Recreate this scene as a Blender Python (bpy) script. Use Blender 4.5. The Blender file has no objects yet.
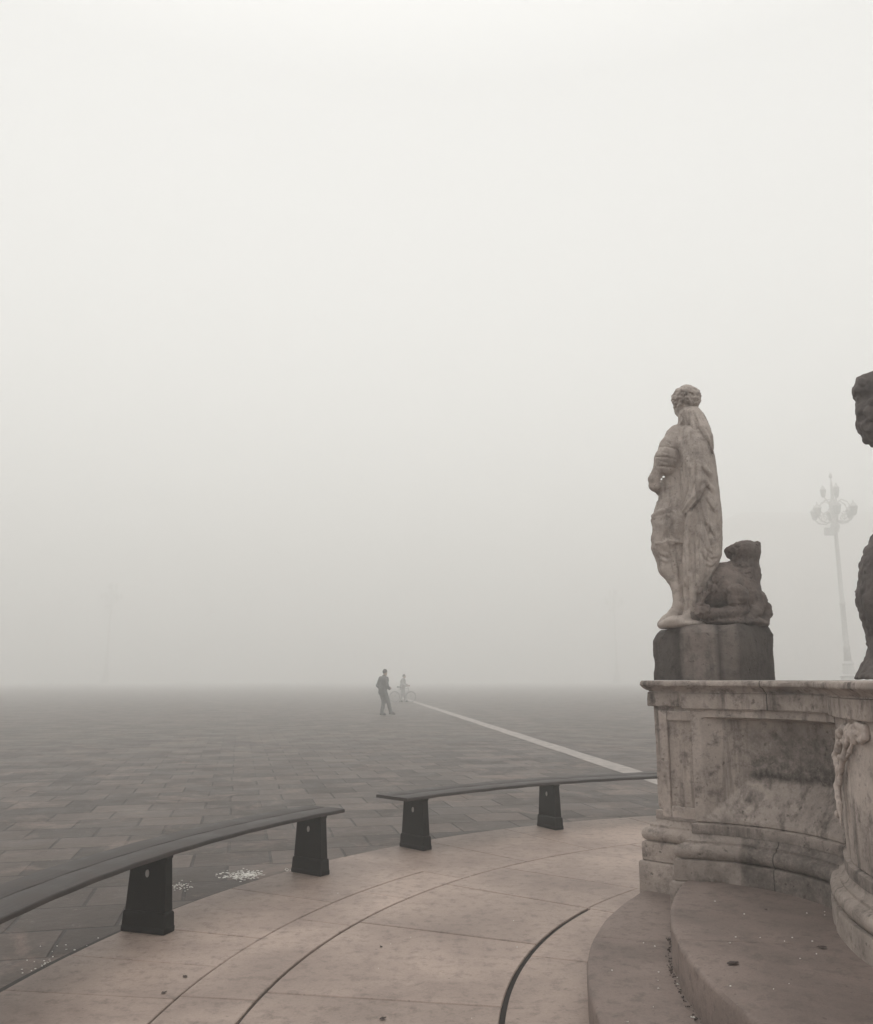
import bpy, bmesh, math, random
import numpy as np
from mathutils import Vector
R = math.radians
random.seed(4)
scene = bpy.context.scene
col = scene.collection

# ------------------------------------------------------------------ camera, sky, sun, exposure
CAM_H, FPX, W, H = 1.42, 840.0, 873, 1024
PITCH = math.atan((679 - 512) / FPX)
cd = bpy.data.cameras.new('camera')
cd.sensor_fit = 'VERTICAL'; cd.sensor_height = 24.0; cd.lens = FPX / H * 24.0
cd.clip_start = 0.05; cd.clip_end = 2000
cam = bpy.data.objects.new('camera', cd); col.objects.link(cam)
cam.location = (0, 0, CAM_H); cam.rotation_euler = (math.pi / 2 + PITCH, 0, 0)
scene.camera = cam
scene.view_settings.view_transform = 'Standard'
scene.view_settings.look = 'None'
scene.view_settings.gamma = 1
scene.view_settings.exposure = 0.17
scene.cycles.use_denoising = True
scene.cycles.volume_bounces = 8
scene.cycles.max_bounces = 10

SUN_EL, SUN_AZ = 58, -20
world = bpy.data.worlds.new('World'); scene.world = world
world.use_nodes = True
wt = world.node_tree; wt.nodes.clear()
wo = wt.nodes.new('ShaderNodeOutputWorld')
bg = wt.nodes.new('ShaderNodeBackground'); bg.inputs['Strength'].default_value = 0.1
sky = wt.nodes.new('ShaderNodeTexSky'); sky.sky_type = 'NISHITA'; sky.sun_disc = False
sky.sun_elevation = R(SUN_EL); sky.sun_rotation = R(SUN_AZ)
hs = wt.nodes.new('ShaderNodeHueSaturation'); hs.inputs['Saturation'].default_value = 0.1
wt.links.new(sky.outputs[0], hs.inputs['Color'])
tc = wt.nodes.new('ShaderNodeTexCoord'); sx = wt.nodes.new('ShaderNodeSeparateXYZ')
wt.links.new(tc.outputs['Generated'], sx.inputs[0])
cr = wt.nodes.new('ShaderNodeValToRGB')          # overcast deck: brighter towards the zenith
cr.color_ramp.elements[0].position = 0.0; cr.color_ramp.elements[0].color = (0.60, 0.599, 0.586, 1)
cr.color_ramp.elements[1].position = 1.0; cr.color_ramp.elements[1].color = (1.0, 0.985, 0.955, 1)
e_ = cr.color_ramp.elements.new(0.62); e_.color = (0.45, 0.449, 0.440, 1)
wt.links.new(sx.outputs['Z'], cr.inputs[0])
mul = wt.nodes.new('ShaderNodeMix'); mul.data_type = 'RGBA'; mul.blend_type = 'MULTIPLY'
mul.inputs[0].default_value = 1; mul.inputs[7].default_value = (20, 20, 20, 1)
wt.links.new(cr.outputs[0], mul.inputs[6])
mx = wt.nodes.new('ShaderNodeMix'); mx.data_type = 'RGBA'; mx.inputs[0].default_value = 0.85
wt.links.new(hs.outputs[0], mx.inputs[6]); wt.links.new(mul.outputs[2], mx.inputs[7])
wt.links.new(mx.outputs[2], bg.inputs['Color']); wt.links.new(bg.outputs[0], wo.inputs[0])

sl = bpy.data.lights.new('sun', 'SUN'); sl.energy = 0.5; sl.angle = R(60); sl.color = (1, 0.97, 0.93)
sun = bpy.data.objects.new('sun', sl); col.objects.link(sun)
sdir = Vector((math.cos(R(SUN_EL)) * math.sin(R(SUN_AZ)), math.cos(R(SUN_EL)) * math.cos(R(SUN_AZ)), math.sin(R(SUN_EL))))
sun.rotation_euler = sdir.to_track_quat('Z', 'Y').to_euler(); sun.location = (0, 0, 40)

# ------------------------------------------------------------------ helpers
def px(x, y, Y):
    """point at distance Y in front of the camera seen at photo position (x, y)"""
    u = (512 - y) / FPX; r = (x - 436.5) / FPX
    d = np.array([r, math.cos(PITCH) - u * math.sin(PITCH), math.sin(PITCH) + u * math.cos(PITCH)])
    return np.array([0, 0, CAM_H]) + d * (Y / d[1])

def link(name, verts, faces, mat, parent=None, smooth=False, attrs=None, uv=None, edgesplit=None):
    me = bpy.data.meshes.new(name)
    verts = np.asarray(verts, dtype=float)
    if parent is not None:
        verts = verts - np.array(parent_world(parent))
    me.from_pydata(verts.tolist(), [], [tuple(int(i) for i in f) for f in faces])
    if attrs:
        for k, v in attrs.items():
            a = me.attributes.new(k, 'FLOAT', 'POINT'); a.data.foreach_set('value', np.asarray(v, dtype=np.float32))
    if uv is not None:
        l = me.uv_layers.new(name='UVMap'); uv = np.asarray(uv)
        idx = np.zeros(len(me.loops), dtype=np.int32); me.loops.foreach_get('vertex_index', idx)
        l.data.foreach_set('uv', uv[idx].astype(np.float32).ravel())
    if smooth:
        me.polygons.foreach_set('use_smooth', [True] * len(me.polygons))
    me.validate(); me.update()
    if mat: me.materials.append(mat)
    o = bpy.data.objects.new(name, me); col.objects.link(o)
    if parent is not None: o.parent = parent
    if edgesplit:
        m = o.modifiers.new('split', 'EDGE_SPLIT'); m.split_angle = R(edgesplit)
    return o

def parent_world(p):
    l = np.array(p.location)
    while p.parent: p = p.parent; l = l + np.array(p.location)
    return l

def thing(name, label, cat, loc=(0, 0, 0), rot=0, group=None):
    o = bpy.data.objects.new(name, None); col.objects.link(o)
    o.location = loc; o.rotation_euler = (0, 0, rot); o.empty_display_size = .2
    return tag(o, label, cat, group)
def tag(o, label=None, cat=None, group=None, kind=None):
    if label: o['label'] = label
    if cat: o['category'] = cat
    if group: o['group'] = group
    if kind: o['kind'] = kind
    return o
def copy_tree(o, parent=None):
    c = o.copy(); col.objects.link(c)
    if parent: c.parent = parent
    for ch in list(o.children): copy_tree(ch, c)
    return c

class MB:
    def __init__(s): s.v = []; s.f = []
    def add(s, v, f):
        n = len(s.v); s.v += [tuple(map(float, p)) for p in v]; s.f += [tuple(i + n for i in q) for q in f]
    def box(s, c, d, rz=0):
        c = np.array(c); x, y, z = np.array(d) / 2
        cs, sn = math.cos(rz), math.sin(rz)
        v = []
        for k in (-z, z):
            for (i, j) in ((-x, -y), (x, -y), (x, y), (-x, y)):
                v.append((c[0] + i * cs - j * sn, c[1] + i * sn + j * cs, c[2] + k))
        s.add(v, [(3, 2, 1, 0), (4, 5, 6, 7), (0, 1, 5, 4), (1, 2, 6, 5), (2, 3, 7, 6), (3, 0, 4, 7)])
    def tube(s, pts, rad, n=8, cap=True):
        pts = [np.array(p, float) for p in pts]
        rads = rad if hasattr(rad, '__len__') else [rad] * len(pts)
        vs = []; up = None
        for i, p in enumerate(pts):
            t = pts[min(i + 1, len(pts) - 1)] - pts[max(i - 1, 0)]; t = t / (np.linalg.norm(t) + 1e-9)
            if up is None:
                up = np.array([0, 0, 1.]) if abs(t[2]) < .9 else np.array([1., 0, 0])
            a = np.cross(t, up); a /= np.linalg.norm(a) + 1e-9; b = np.cross(a, t); up = b
            for k in range(n):
                q = 2 * math.pi * k / n; vs.append(p + rads[i] * (math.cos(q) * a + math.sin(q) * b))
        f = []
        for i in range(len(pts) - 1):
            for k in range(n):
                f.append((i * n + k, (i + 1) * n + k, (i + 1) * n + (k + 1) % n, i * n + (k + 1) % n))
        if cap: f += [tuple(range(n)), tuple(range(len(pts) * n - 1, (len(pts) - 1) * n - 1, -1))]
        s.add(vs, f)
    def ring(s, c, r, rad, axis, n=36, m=6):
        """torus about `axis` (unit)"""
        ax = np.array(axis, float); t = np.array([0, 0, 1.]) if abs(ax[2]) < .9 else np.array([1., 0, 0])
        a = np.cross(ax, t); a /= np.linalg.norm(a); b = np.cross(ax, a); vs = []; f = []
        for i in range(n):
            q = 2 * math.pi * i / n; d = math.cos(q) * a + math.sin(q) * b
            for k in range(m):
                w = 2 * math.pi * k / m; vs.append(np.array(c) + d * (r + rad * math.cos(w)) + ax * rad * math.sin(w))
        for i in range(n):
            for k in range(m):
                f.append((i * m + k, ((i + 1) % n) * m + k, ((i + 1) % n) * m + (k + 1) % m, i * m + (k + 1) % m))
        s.add(vs, f)
    def lathe(s, c, prof, n=16):
        c = np.array(c); vs = []; f = []
        for r, z in prof:
            for k in range(n):
                q = 2 * math.pi * k / n; vs.append(c + np.array([r * math.cos(q), r * math.sin(q), z]))
        for i in range(len(prof) - 1):
            for k in range(n):
                f.append((i * n + k, i * n + (k + 1) % n, (i + 1) * n + (k + 1) % n, (i + 1) * n + k))
        f += [tuple(range(n - 1, -1, -1)), tuple((len(prof) - 1) * n + k for k in range(n))]
        s.add(vs, f)
    def build(s, name, mat, parent=None, smooth=False, bevel=0, local=False, split=None):
        v = s.v
        if parent is not None and local: v = (np.array(v) + np.array(parent_world(parent)))
        o = link(name, v, s.f, mat, parent, smooth, edgesplit=split)
        if bevel:
            m = o.modifiers.new('bevel', 'BEVEL'); m.width = bevel; m.segments = 2; m.limit_method = 'ANGLE'; m.angle_limit = R(35)
        return o

# value noise
_rng = np.random.default_rng(7)
_lat = _rng.random((32, 32, 32)).astype(np.float32) * 2 - 1
def vnoise(X, Y, Z):
    xi = np.floor(X).astype(int); yi = np.floor(Y).astype(int); zi = np.floor(Z).astype(int)
    fx, fy, fz = X - xi, Y - yi, Z - zi
    fx = fx * fx * (3 - 2 * fx); fy = fy * fy * (3 - 2 * fy); fz = fz * fz * (3 - 2 * fz)
    g = lambda a, b, c: _lat[(xi + a) & 31, (yi + b) & 31, (zi + c) & 31]
    l = lambda a, b, t: a + (b - a) * t
    return l(l(l(g(0, 0, 0), g(1, 0, 0), fx), l(g(0, 1, 0), g(1, 1, 0), fx), fy),
             l(l(g(0, 0, 1), g(1, 0, 1), fx), l(g(0, 1, 1), g(1, 1, 1), fx), fy), fz)

# signed distance sculpting: solids are blended in a voxel field, then skinned
class SDF:
    def __init__(s, lo, hi, h, rs=1.0):
        s.rs = rs
        s.lo = np.array(lo, float); s.h = h
        s.n = np.ceil((np.array(hi) - s.lo) / h).astype(int) + 1
        s.ax = [s.lo[i] + h * np.arange(s.n[i]) for i in range(3)]
        s.d = np.full(tuple(s.n), 9.0, np.float32)
    def _sub(s, lo, hi):
        sl = []
        for i in range(3):
            a = int(np.clip(math.floor((lo[i] - s.lo[i]) / s.h), 0, s.n[i])); b = int(np.clip(math.ceil((hi[i] - s.lo[i]) / s.h) + 1, 0, s.n[i]))
            if b <= a: return None, None
            sl.append(slice(a, b))
        g = np.meshgrid(s.ax[0][sl[0]], s.ax[1][sl[1]], s.ax[2][sl[2]], indexing='ij')
        return tuple(sl), g
    def _put(s, sl, e, k, op):
        d = s.d[sl]
        if op == 'u':
            if k > 0:
                t = np.clip(.5 + .5 * (d - e) / k, 0, 1); r = d + (e - d) * t - k * t * (1 - t)
            else: r = np.minimum(d, e)
        else:
            e = -e
            if k > 0:
                t = np.clip(.5 - .5 * (d - e) / k, 0, 1); r = d + (e - d) * t + k * t * (1 - t)
            else: r = np.maximum(d, e)
        s.d[sl] = r
    def cap(s, p, q, r1, r2=None, k=.02, op='u'):
        p = np.array(p, float); q = np.array(q, float); r2 = (r1 if r2 is None else r2) * s.rs; r1 = r1 * s.rs
        m = max(r1, r2) + k * 1.5 + .04
        sl, g = s._sub(np.minimum(p, q) - m, np.maximum(p, q) + m)
        if sl is None: return
        v = q - p; L = float(v @ v) + 1e-12
        t = np.clip(((g[0] - p[0]) * v[0] + (g[1] - p[1]) * v[1] + (g[2] - p[2]) * v[2]) / L, 0, 1)
        e = np.sqrt((g[0] - p[0] - t * v[0]) ** 2 + (g[1] - p[1] - t * v[1]) ** 2 + (g[2] - p[2] - t * v[2]) ** 2) - (r1 + (r2 - r1) * t)
        s._put(sl, e.astype(np.float32), k, op)
    def chain(s, pts, rads, k=.02, op='u'):
        rads = rads if hasattr(rads, '__len__') else [rads] * len(pts)
        for i in range(len(pts) - 1): s.cap(pts[i], pts[i + 1], rads[i], rads[i + 1], k, op)
    def ell(s, c, r, k=.02, op='u', rot=None):
        c = np.array(c, float); r = np.array(r, float) * s.rs; m = r.max() + k * 1.5 + .04
        sl, g = s._sub(c - m, c + m)
        if sl is None: return
        P = [g[i] - c[i] for i in range(3)]
        if rot is not None:
            M = np.array(rot).T
            P = [M[i][0] * P[0] + M[i][1] * P[1] + M[i][2] * P[2] for i in range(3)]
        a = np.sqrt(sum((P[i] / r[i]) ** 2 for i in range(3))); b = np.sqrt(sum((P[i] / r[i] ** 2) ** 2 for i in range(3))) + 1e-6
        s._put(sl, (a * (a - 1) / b).astype(np.float32), k, op)
    def loft(s, rows, k=.02, op='u', fold=None):
        """rows: (z, cx, cy, rx, ry) from top down or up; fold: (count, depth, phase, twist)"""
        rows = sorted(rows); A = np.array(rows, float); z = A[:, 0]
        mr = max(A[:, 3].max(), A[:, 4].max()) + .08
        lo = [(A[:, 1] - A[:, 3]).min() - .08, (A[:, 2] - A[:, 4]).min() - .08, z[0] - .06]
        hi = [(A[:, 1] + A[:, 3]).max() + .08, (A[:, 2] + A[:, 4]).max() + .08, z[-1] + .06]
        sl, g = s._sub(lo, hi)
        if sl is None: return
        zz = np.clip(g[2], z[0], z[-1])
        cx, cy, rx, ry = [np.interp(zz, z, A[:, i]) for i in (1, 2, 3, 4)]
        X = (g[0] - cx) / rx; Y = (g[1] - cy) / ry
        rr = np.sqrt(X * X + Y * Y) + 1e-6
        e = (rr - 1) * np.minimum(rx, ry)
        if fold:
            n, dep, ph, tw = fold; a = np.arctan2(Y, X)
            e = e + dep * np.sin(n * a + ph + tw * g[2]) * np.clip(rr, 0, 1)
        dz = np.maximum(z[0] - g[2], g[2] - z[-1])
        e = np.maximum(e, dz)
        s._put(sl, e.astype(np.float32), k, op)
    def noise(s, amp, sc, off=0):
        sl, g = s._sub(s.lo - 1, s.lo + s.n * s.h + 1)
        s.d += amp * vnoise(g[0] * sc + off, g[1] * sc + off, g[2] * sc).astype(np.float32)
    def mesh(s):
        d = s.d; ins = d < 0
        nx, ny, nz = d.shape
        cnt = np.zeros((nx - 1, ny - 1, nz - 1), np.float32); pos = np.zeros((nx - 1, ny - 1, nz - 1, 3), np.float32)
        offs = [(a, b, c) for a in (0, 1) for b in (0, 1) for c in (0, 1)]
        S = lambda o: (slice(o[0], nx - 1 + o[0]), slice(o[1], ny - 1 + o[1]), slice(o[2], nz - 1 + o[2]))
        for a in offs:
            for i in range(3):
                if a[i] == 0:
                    b = list(a); b[i] = 1; b = tuple(b)
                    da, db = d[S(a)], d[S(b)]
                    m = (da < 0) != (db < 0)
                    t = np.where(m, da / np.where(m, da - db, 1), 0)
                    cnt += m
                    for j in range(3):
                        pos[..., j] += m * (a[j] + (t if j == i else 0))
        act = cnt > 0
        idx = -np.ones(cnt.shape, np.int64); idx[act] = np.arange(act.sum())
        base = np.argwhere(act)
        V = s.lo + s.h * (base + pos[act] / cnt[act][:, None])
        F = []
        for i in range(3):
            j, k = (i + 1) % 3, (i + 2) % 3
            sa = [slice(None)] * 3; sb = [slice(None)] * 3
            sa[i] = slice(0, -1); sb[i] = slice(1, None)
            A, B = ins[tuple(sa)], ins[tuple(sb)]
            e = np.argwhere(A != B)
            ok = (e[:, j] > 0) & (e[:, k] > 0) & (e[:, j] < d.shape[j] - 1) & (e[:, k] < d.shape[k] - 1)
            e = e[ok]; fl = A[e[:, 0], e[:, 1], e[:, 2]]
            def cell(dj, dk):
                c = e.copy(); c[:, j] += dj; c[:, k] += dk
                return idx[c[:, 0], c[:, 1], c[:, 2]]
            q = np.stack([cell(-1, -1), cell(0, -1), cell(0, 0), cell(-1, 0)], 1)
            q[~fl] = q[~fl][:, ::-1]
            F.append(q)
        F = np.concatenate(F); F = F[(F >= 0).all(1)]
        return V, F
    def build(s, name, mat, parent=None, attrs=None):
        V, F = s.mesh()
        return link(name, V, F, mat, parent, True, attrs(V) if attrs else None)

# ------------------------------------------------------------------ materials
def newmat(name):
    m = bpy.data.materials.new(name); m.use_nodes = True
    return m, m.node_tree, m.node_tree.nodes['Principled BSDF']
def noise_node(nt, vec, scale, detail=6, rough=.6, dist=0.0):
    n = nt.nodes.new('ShaderNodeTexNoise'); n.inputs['Scale'].default_value = scale
    n.inputs['Detail'].default_value = detail; n.inputs['Roughness'].default_value = rough; n.inputs['Distortion'].default_value = dist
    if vec is not None: nt.links.new(vec, n.inputs['Vector'])
    return n.outputs['Fac']
def ramp(nt, fac, a, b, ca=(0, 0, 0, 1), cb=(1, 1, 1, 1)):
    r = nt.nodes.new('ShaderNodeValToRGB'); r.color_ramp.elements[0].position = a; r.color_ramp.elements[1].position = b
    r.color_ramp.elements[0].color = ca; r.color_ramp.elements[1].color = cb
    nt.links.new(fac, r.inputs[0]); return r.outputs[0]
def mixc(nt, fac, a, b, mode='MIX'):
    m = nt.nodes.new('ShaderNodeMix'); m.data_type = 'RGBA'; m.blend_type = mode
    for s, v in ((m.inputs[0], fac), (m.inputs[6], a), (m.inputs[7], b)):
        if isinstance(v, (int, float)): s.default_value = v
        elif isinstance(v, tuple): s.default_value = v if len(v) == 4 else v + (1,)
        else: nt.links.new(v, s)
    return m.outputs[2]
def math_n(nt, op, a, b=0.0):
    m = nt.nodes.new('ShaderNodeMath'); m.operation = op
    for s, v in zip(m.inputs, (a, b)):
        if isinstance(v, (int, float)): s.default_value = v
        else: nt.links.new(v, s)
    return m.outputs[0]
def coords(nt, kind='Object', scale=(1, 1, 1), rot=(0, 0, 0)):
    t = nt.nodes.new('ShaderNodeTexCoord'); mp = nt.nodes.new('ShaderNodeMapping')
    mp.inputs['Scale'].default_value = scale; mp.inputs['Rotation'].default_value = rot
    nt.links.new(t.outputs[kind], mp.inputs[0]); return mp.outputs[0]
def bump(nt, bs, h, strength, dist=.02, prev=None):
    b = nt.nodes.new('ShaderNodeBump'); b.inputs['Strength'].default_value = strength; b.inputs['Distance'].default_value = dist
    nt.links.new(h, b.inputs['Height'])
    if prev: nt.links.new(prev, b.inputs['Normal'])
    nt.links.new(b.outputs[0], bs.inputs['Normal']); return b.outputs[0]
def attr(nt, name):
    a = nt.nodes.new('ShaderNodeAttribute'); a.attribute_name = name; return a.outputs['Fac']

def stone(name, light, dark, grime, rough=.8, trange=(.90, 1.07), fine=60, bmp=.5, grime_amt=.6, streak=True, tone=None, stain=None, uvjoint=None, big=1.6):
    m, nt, bs = newmat(name)
    v = coords(nt)
    n1 = noise_node(nt, v, big, 8, .65, .4)
    c = mixc(nt, ramp(nt, n1, .35, .65), light, dark)
    n2 = noise_node(nt, v, 13, 10, .74)
    c = mixc(nt, math_n(nt, 'MULTIPLY', ramp(nt, n2, .5, .72), grime_amt), c, grime)
    if streak:
        vs = coords(nt, scale=(9, 9, .9))
        n3 = noise_node(nt, vs, 1.2, 6, .65)
        c = mixc(nt, math_n(nt, 'MULTIPLY', ramp(nt, n3, .52, .74), grime_amt), c, grime)
    n4 = noise_node(nt, v, fine, 4, .7)
    c = mixc(nt, .35, c, ramp(nt, n4, .3, .7, (.45, .45, .45, 1), (1, 1, 1, 1)), 'MULTIPLY')
    pits = noise_node(nt, v, fine * .55, 2, .5)
    pm = ramp(nt, pits, .66, .74)
    c = mixc(nt, math_n(nt, 'MULTIPLY', pm, .55), c, grime)
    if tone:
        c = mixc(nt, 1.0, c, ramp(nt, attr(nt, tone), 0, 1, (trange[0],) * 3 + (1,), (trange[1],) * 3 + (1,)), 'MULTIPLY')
    if stain:
        sn = noise_node(nt, v, 22, 10, .78)
        f = math_n(nt, 'MULTIPLY', attr(nt, stain), ramp(nt, sn, .20, .56))
        c = mixc(nt, f, c, tuple(x * .55 for x in grime[:3]))
    h = math_n(nt, 'ADD', math_n(nt, 'MULTIPLY', n2, .6), math_n(nt, 'MULTIPLY', n4, .35))
    h = math_n(nt, 'SUBTRACT', h, math_n(nt, 'MULTIPLY', pm, .3))
    if uvjoint:
        w, rh, off = uvjoint
        t = nt.nodes.new('ShaderNodeUVMap'); mp = nt.nodes.new('ShaderNodeMapping'); nt.links.new(t.outputs[0], mp.inputs[0])
        mp.inputs['Location'].default_value = (off, .002, 0)
        b = nt.nodes.new('ShaderNodeTexBrick'); b.offset = 0; nt.links.new(mp.outputs[0], b.inputs['Vector'])
        b.inputs['Scale'].default_value = 1; b.inputs['Mortar Size'].default_value = .004; b.inputs['Mortar Smooth'].default_value = .3
        b.inputs['Brick Width'].default_value = w; b.inputs['Row Height'].default_value = rh
        b.inputs['Color1'].default_value = (.82, .82, .82, 1); b.inputs['Color2'].default_value = (1.1, 1.08, 1.06, 1); b.inputs['Mortar'].default_value = (.9, .9, .9, 1)
        c = mixc(nt, 1.0, c, b.outputs['Color'], 'MULTIPLY')
        c = mixc(nt, math_n(nt, 'MULTIPLY', b.outputs['Fac'], .8), c, (.03, .026, .024))
        h = math_n(nt, 'SUBTRACT', h, b.outputs['Fac'])
    nt.links.new(c, bs.inputs['Base Color'])
    bs.inputs['Roughness'].default_value = rough
    bs.inputs['Specular IOR Level'].default_value = .3
    bump(nt, bs, h, bmp, .012)
    return m

M = {}
M['wall'] = stone('weathered_limestone', (.66, .565, .51), (.36, .305, .275), (.055, .046, .042), uvjoint=(1.12, 3, .25), stain='stain', bmp=.9, grime_amt=.9)
M['trim'] = stone('limestone_trim', (.60, .51, .46), (.33, .28, .25), (.055, .046, .042), uvjoint=(.86, 3, .18), bmp=.9, grime_amt=.95)
M['base'] = stone('limestone_base', (.57, .485, .437), (.33, .28, .25), (.055, .046, .042), stain='stain', uvjoint=(.86, 3, .18), bmp=.9, grime_amt=.8, streak=False)
M['plain'] = stone('plain_limestone', (.60, .51, .46), (.36, .305, .275), (.06, .05, .046), bmp=.6, grime_amt=.7)
M['step'] = stone('step_stone', (.245, .19, .167), (.15, .116, .103), (.075, .058, .052), streak=False, grime_amt=.75, bmp=.55, rough=.75, fine=90)
M['slab'] = stone('terrace_stone', (.415, .32, .272), (.235, .177, .151), (.13, .097, .083), streak=False, grime_amt=.9, tone='tone', bmp=.3, rough=.55, fine=70, big=.9)
M['statue'] = stone('statue_marble', (.53, .46, .415), (.36, .307, .276), (.11, .09, .08), grime_amt=.7, bmp=.35, fine=80, big=3)
M['lion'] = stone('lion_stone', (.215, .172, .153), (.11, .088, .079), (.035, .03, .028), grime_amt=.7, bmp=.8, fine=55, big=4)
M['rock'] = stone('sculpture_stone', (.145, .12, .111), (.08, .066, .062), (.028, .024, .023), grime_amt=.7, bmp=.9, fine=45, big=4)
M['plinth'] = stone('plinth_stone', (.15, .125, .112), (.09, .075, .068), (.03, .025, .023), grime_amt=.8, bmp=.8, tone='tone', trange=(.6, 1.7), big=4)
M['mortar'] = stone('joint_mortar', (.05, .042, .038), (.035, .03, .027), (.02, .017, .016), streak=False)
M['drain'] = stone('drain_channel', (.022, .018, .016), (.015, .012, .011), (.01, .008, .008), streak=False, rough=.95)

def simple(name, c, rough=.6, metal=0, var=.25, sc=12, bmp=0.0, spec=.5):
    m, nt, bs = newmat(name); v = coords(nt)
    n = noise_node(nt, v, sc, 6, .6)
    k = ramp(nt, n, .3, .7, tuple(x * (1 - var) for x in c) + (1,), tuple(x * (1 + var) for x in c) + (1,))
    nt.links.new(k, bs.inputs['Base Color']); bs.inputs['Roughness'].default_value = rough; bs.inputs['Metallic'].default_value = metal
    bs.inputs['Specular IOR Level'].default_value = spec
    if bmp: bump(nt, bs, noise_node(nt, v, sc * 6, 4, .6), bmp, .005)
    return m
M['iron'] = simple('black_painted_iron', (.004, .0032, .003), .75, bmp=.3, sc=20, spec=.1)
M['cap'] = simple('pale_hole_disc', (.42, .40, .38), .5)  # brightness seen through the supports' oval holes, put into a disc's colour
M['confetti'] = simple('pale_paper', (.72, .70, .66), .8, sc=40)
M['leaf'] = simple('dry_leaf_brown', (.035, .02, .015), .8, sc=40)
M['lamp'] = simple('grey_green_paint', (.56, .55, .53), .5)
M['lampglass'] = simple('milky_glass', (.45, .45, .43), .25)
M['skin'] = simple('skin', (.36, .25, .20), .55); M['hair'] = simple('dark_hair', (.02, .015, .012), .6)
M['jacket'] = simple('charcoal_cloth', (.09, .09, .092), .85); M['jeans'] = simple('dark_trousers', (.10, .10, .105), .85)
M['coat'] = simple('grey_coat', (.36, .355, .35), .85); M['shoe'] = simple('black_leather', (.012, .011, .011), .5)
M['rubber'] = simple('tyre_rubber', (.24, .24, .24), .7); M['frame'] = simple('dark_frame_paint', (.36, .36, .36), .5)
M['steel'] = simple('dull_steel', (.4, .4, .4), .35, metal=1)
M['facade'] = simple('pinkish_plaster', (.58, .455, .395), .85, sc=.4); M['trimstone'] = simple('grey_facade_stone', (.58, .475, .425), .8, sc=.6)
M['glass'] = simple('hazed_window_glass', (.42, .35, .31), .3); M['roof'] = simple('slate_roof', (.4, .33, .3), .7, sc=1)  # window panes paled towards the wall: haze put into their colour

# bench timber: dark weathered, long grain
def timber():
    m, nt, bs = newmat('dark_weathered_timber')
    t = nt.nodes.new('ShaderNodeUVMap'); mp = nt.nodes.new('ShaderNodeMapping'); nt.links.new(t.outputs[0], mp.inputs[0])
    mp.inputs['Scale'].default_value = (2.5, 60, 1)
    n = noise_node(nt, mp.outputs[0], 1.0, 8, .7, .3)
    c = mixc(nt, ramp(nt, n, .3, .7), (.012, .009, .0085), (.042, .033, .030))
    n2 = noise_node(nt, coords(nt), 5, 6, .6)
    c = mixc(nt, ramp(nt, n2, .45, .75), c, (.058, .047, .043))
    nt.links.new(c, bs.inputs['Base Color'])
    nt.links.new(ramp(nt, n2, .3, .7, (.48,) * 3 + (1,), (.68,) * 3 + (1,)), bs.inputs['Roughness'])
    bs.inputs['Specular IOR Level'].default_value = .3
    bump(nt, bs, n, .35, .004)
    return m
M['timber'] = timber()

# piazza paving: large worn slabs in courses
def paving():
    m, nt, bs = newmat('piazza_paving')
    v = coords(nt, rot=(0, 0, R(-13)))
    wob = nt.nodes.new('ShaderNodeTexNoise'); wob.inputs['Scale'].default_value = .7; nt.links.new(v, wob.inputs['Vector'])
    va = nt.nodes.new('ShaderNodeVectorMath'); va.operation = 'MULTIPLY_ADD'
    nt.links.new(wob.outputs['Color'], va.inputs[0]); va.inputs[1].default_value = (.05, .05, 0); nt.links.new(v, va.inputs[2])
    b = nt.nodes.new('ShaderNodeTexBrick'); nt.links.new(va.outputs[0], b.inputs['Vector'])
    b.inputs['Scale'].default_value = 1; b.inputs['Brick Width'].default_value = .62; b.inputs['Row Height'].default_value = .52
    b.inputs['Mortar Size'].default_value = .014; b.inputs['Mortar Smooth'].default_value = .4; b.offset = .45
    b.inputs['Color1'].default_value = (.044, .033, .028, 1); b.inputs['Color2'].default_value = (.135, .105, .091, 1); b.inputs['Mortar'].default_value = (.026, .021, .019, 1)
    b.inputs['Bias'].default_value = -.25
    c = b.outputs['Color']
    # worn pale and damp dark patches
    vp = coords(nt, scale=(1, .9, 1), rot=(0, 0, R(-13)))
    n0 = noise_node(nt, vp, 1.3, 10, .72, .8)
    c = mixc(nt, math_n(nt, 'MULTIPLY', ramp(nt, n0, .52, .62), .5), c, (.22, .162, .136))
    n1 = noise_node(nt, v, 1.3, 8, .7, .5)
    c = mixc(nt, math_n(nt, 'MULTIPLY', ramp(nt, n1, .5, .7), .35), c, (.042, .031, .027))
    n2 = noise_node(nt, v, 16, 6, .7)
    c = mixc(nt, .6, c, ramp(nt, n2, .3, .7, (.5, .5, .5, 1), (1.25, 1.25, 1.25, 1)), 'MULTIPLY')
    n3 = noise_node(nt, v, 7, 5, .8)
    c = mixc(nt, math_n(nt, 'MULTIPLY', ramp(nt, n3, .63, .68), .45), c, (.26, .235, .22))
    nt.links.new(c, bs.inputs['Base Color'])
    nt.links.new(ramp(nt, n1, .3, .7, (.62,) * 3 + (1,), (.42,) * 3 + (1,)), bs.inputs['Roughness'])
    bs.inputs['Specular IOR Level'].default_value = .2
    bs.inputs['Specular Tint'].default_value = (1, .93, .88, 1)
    h = math_n(nt, 'SUBTRACT', math_n(nt, 'MULTIPLY', n2, .5), b.outputs['Fac'])
    bump(nt, bs, h, .8, .014)
    return m
M['paving'] = paving()
M['stripe'] = simple('white_stone_band', (.27, .235, .215), .5, sc=5, var=.4, bmp=.4)

# ------------------------------------------------------------------ ground
C = np.array([4.1, 3.45])           # centre of the fountain
def pol(r, deg): return C[0] + r * math.cos(R(deg)), C[1] + r * math.sin(R(deg))
g = 400
PZ = -.03
tag(link('ground', [(-g, -60, PZ), (g, -60, PZ), (g, g, PZ), (-g, g, PZ)], [(0, 1, 2, 3)], M['paving']), kind='structure')
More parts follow.
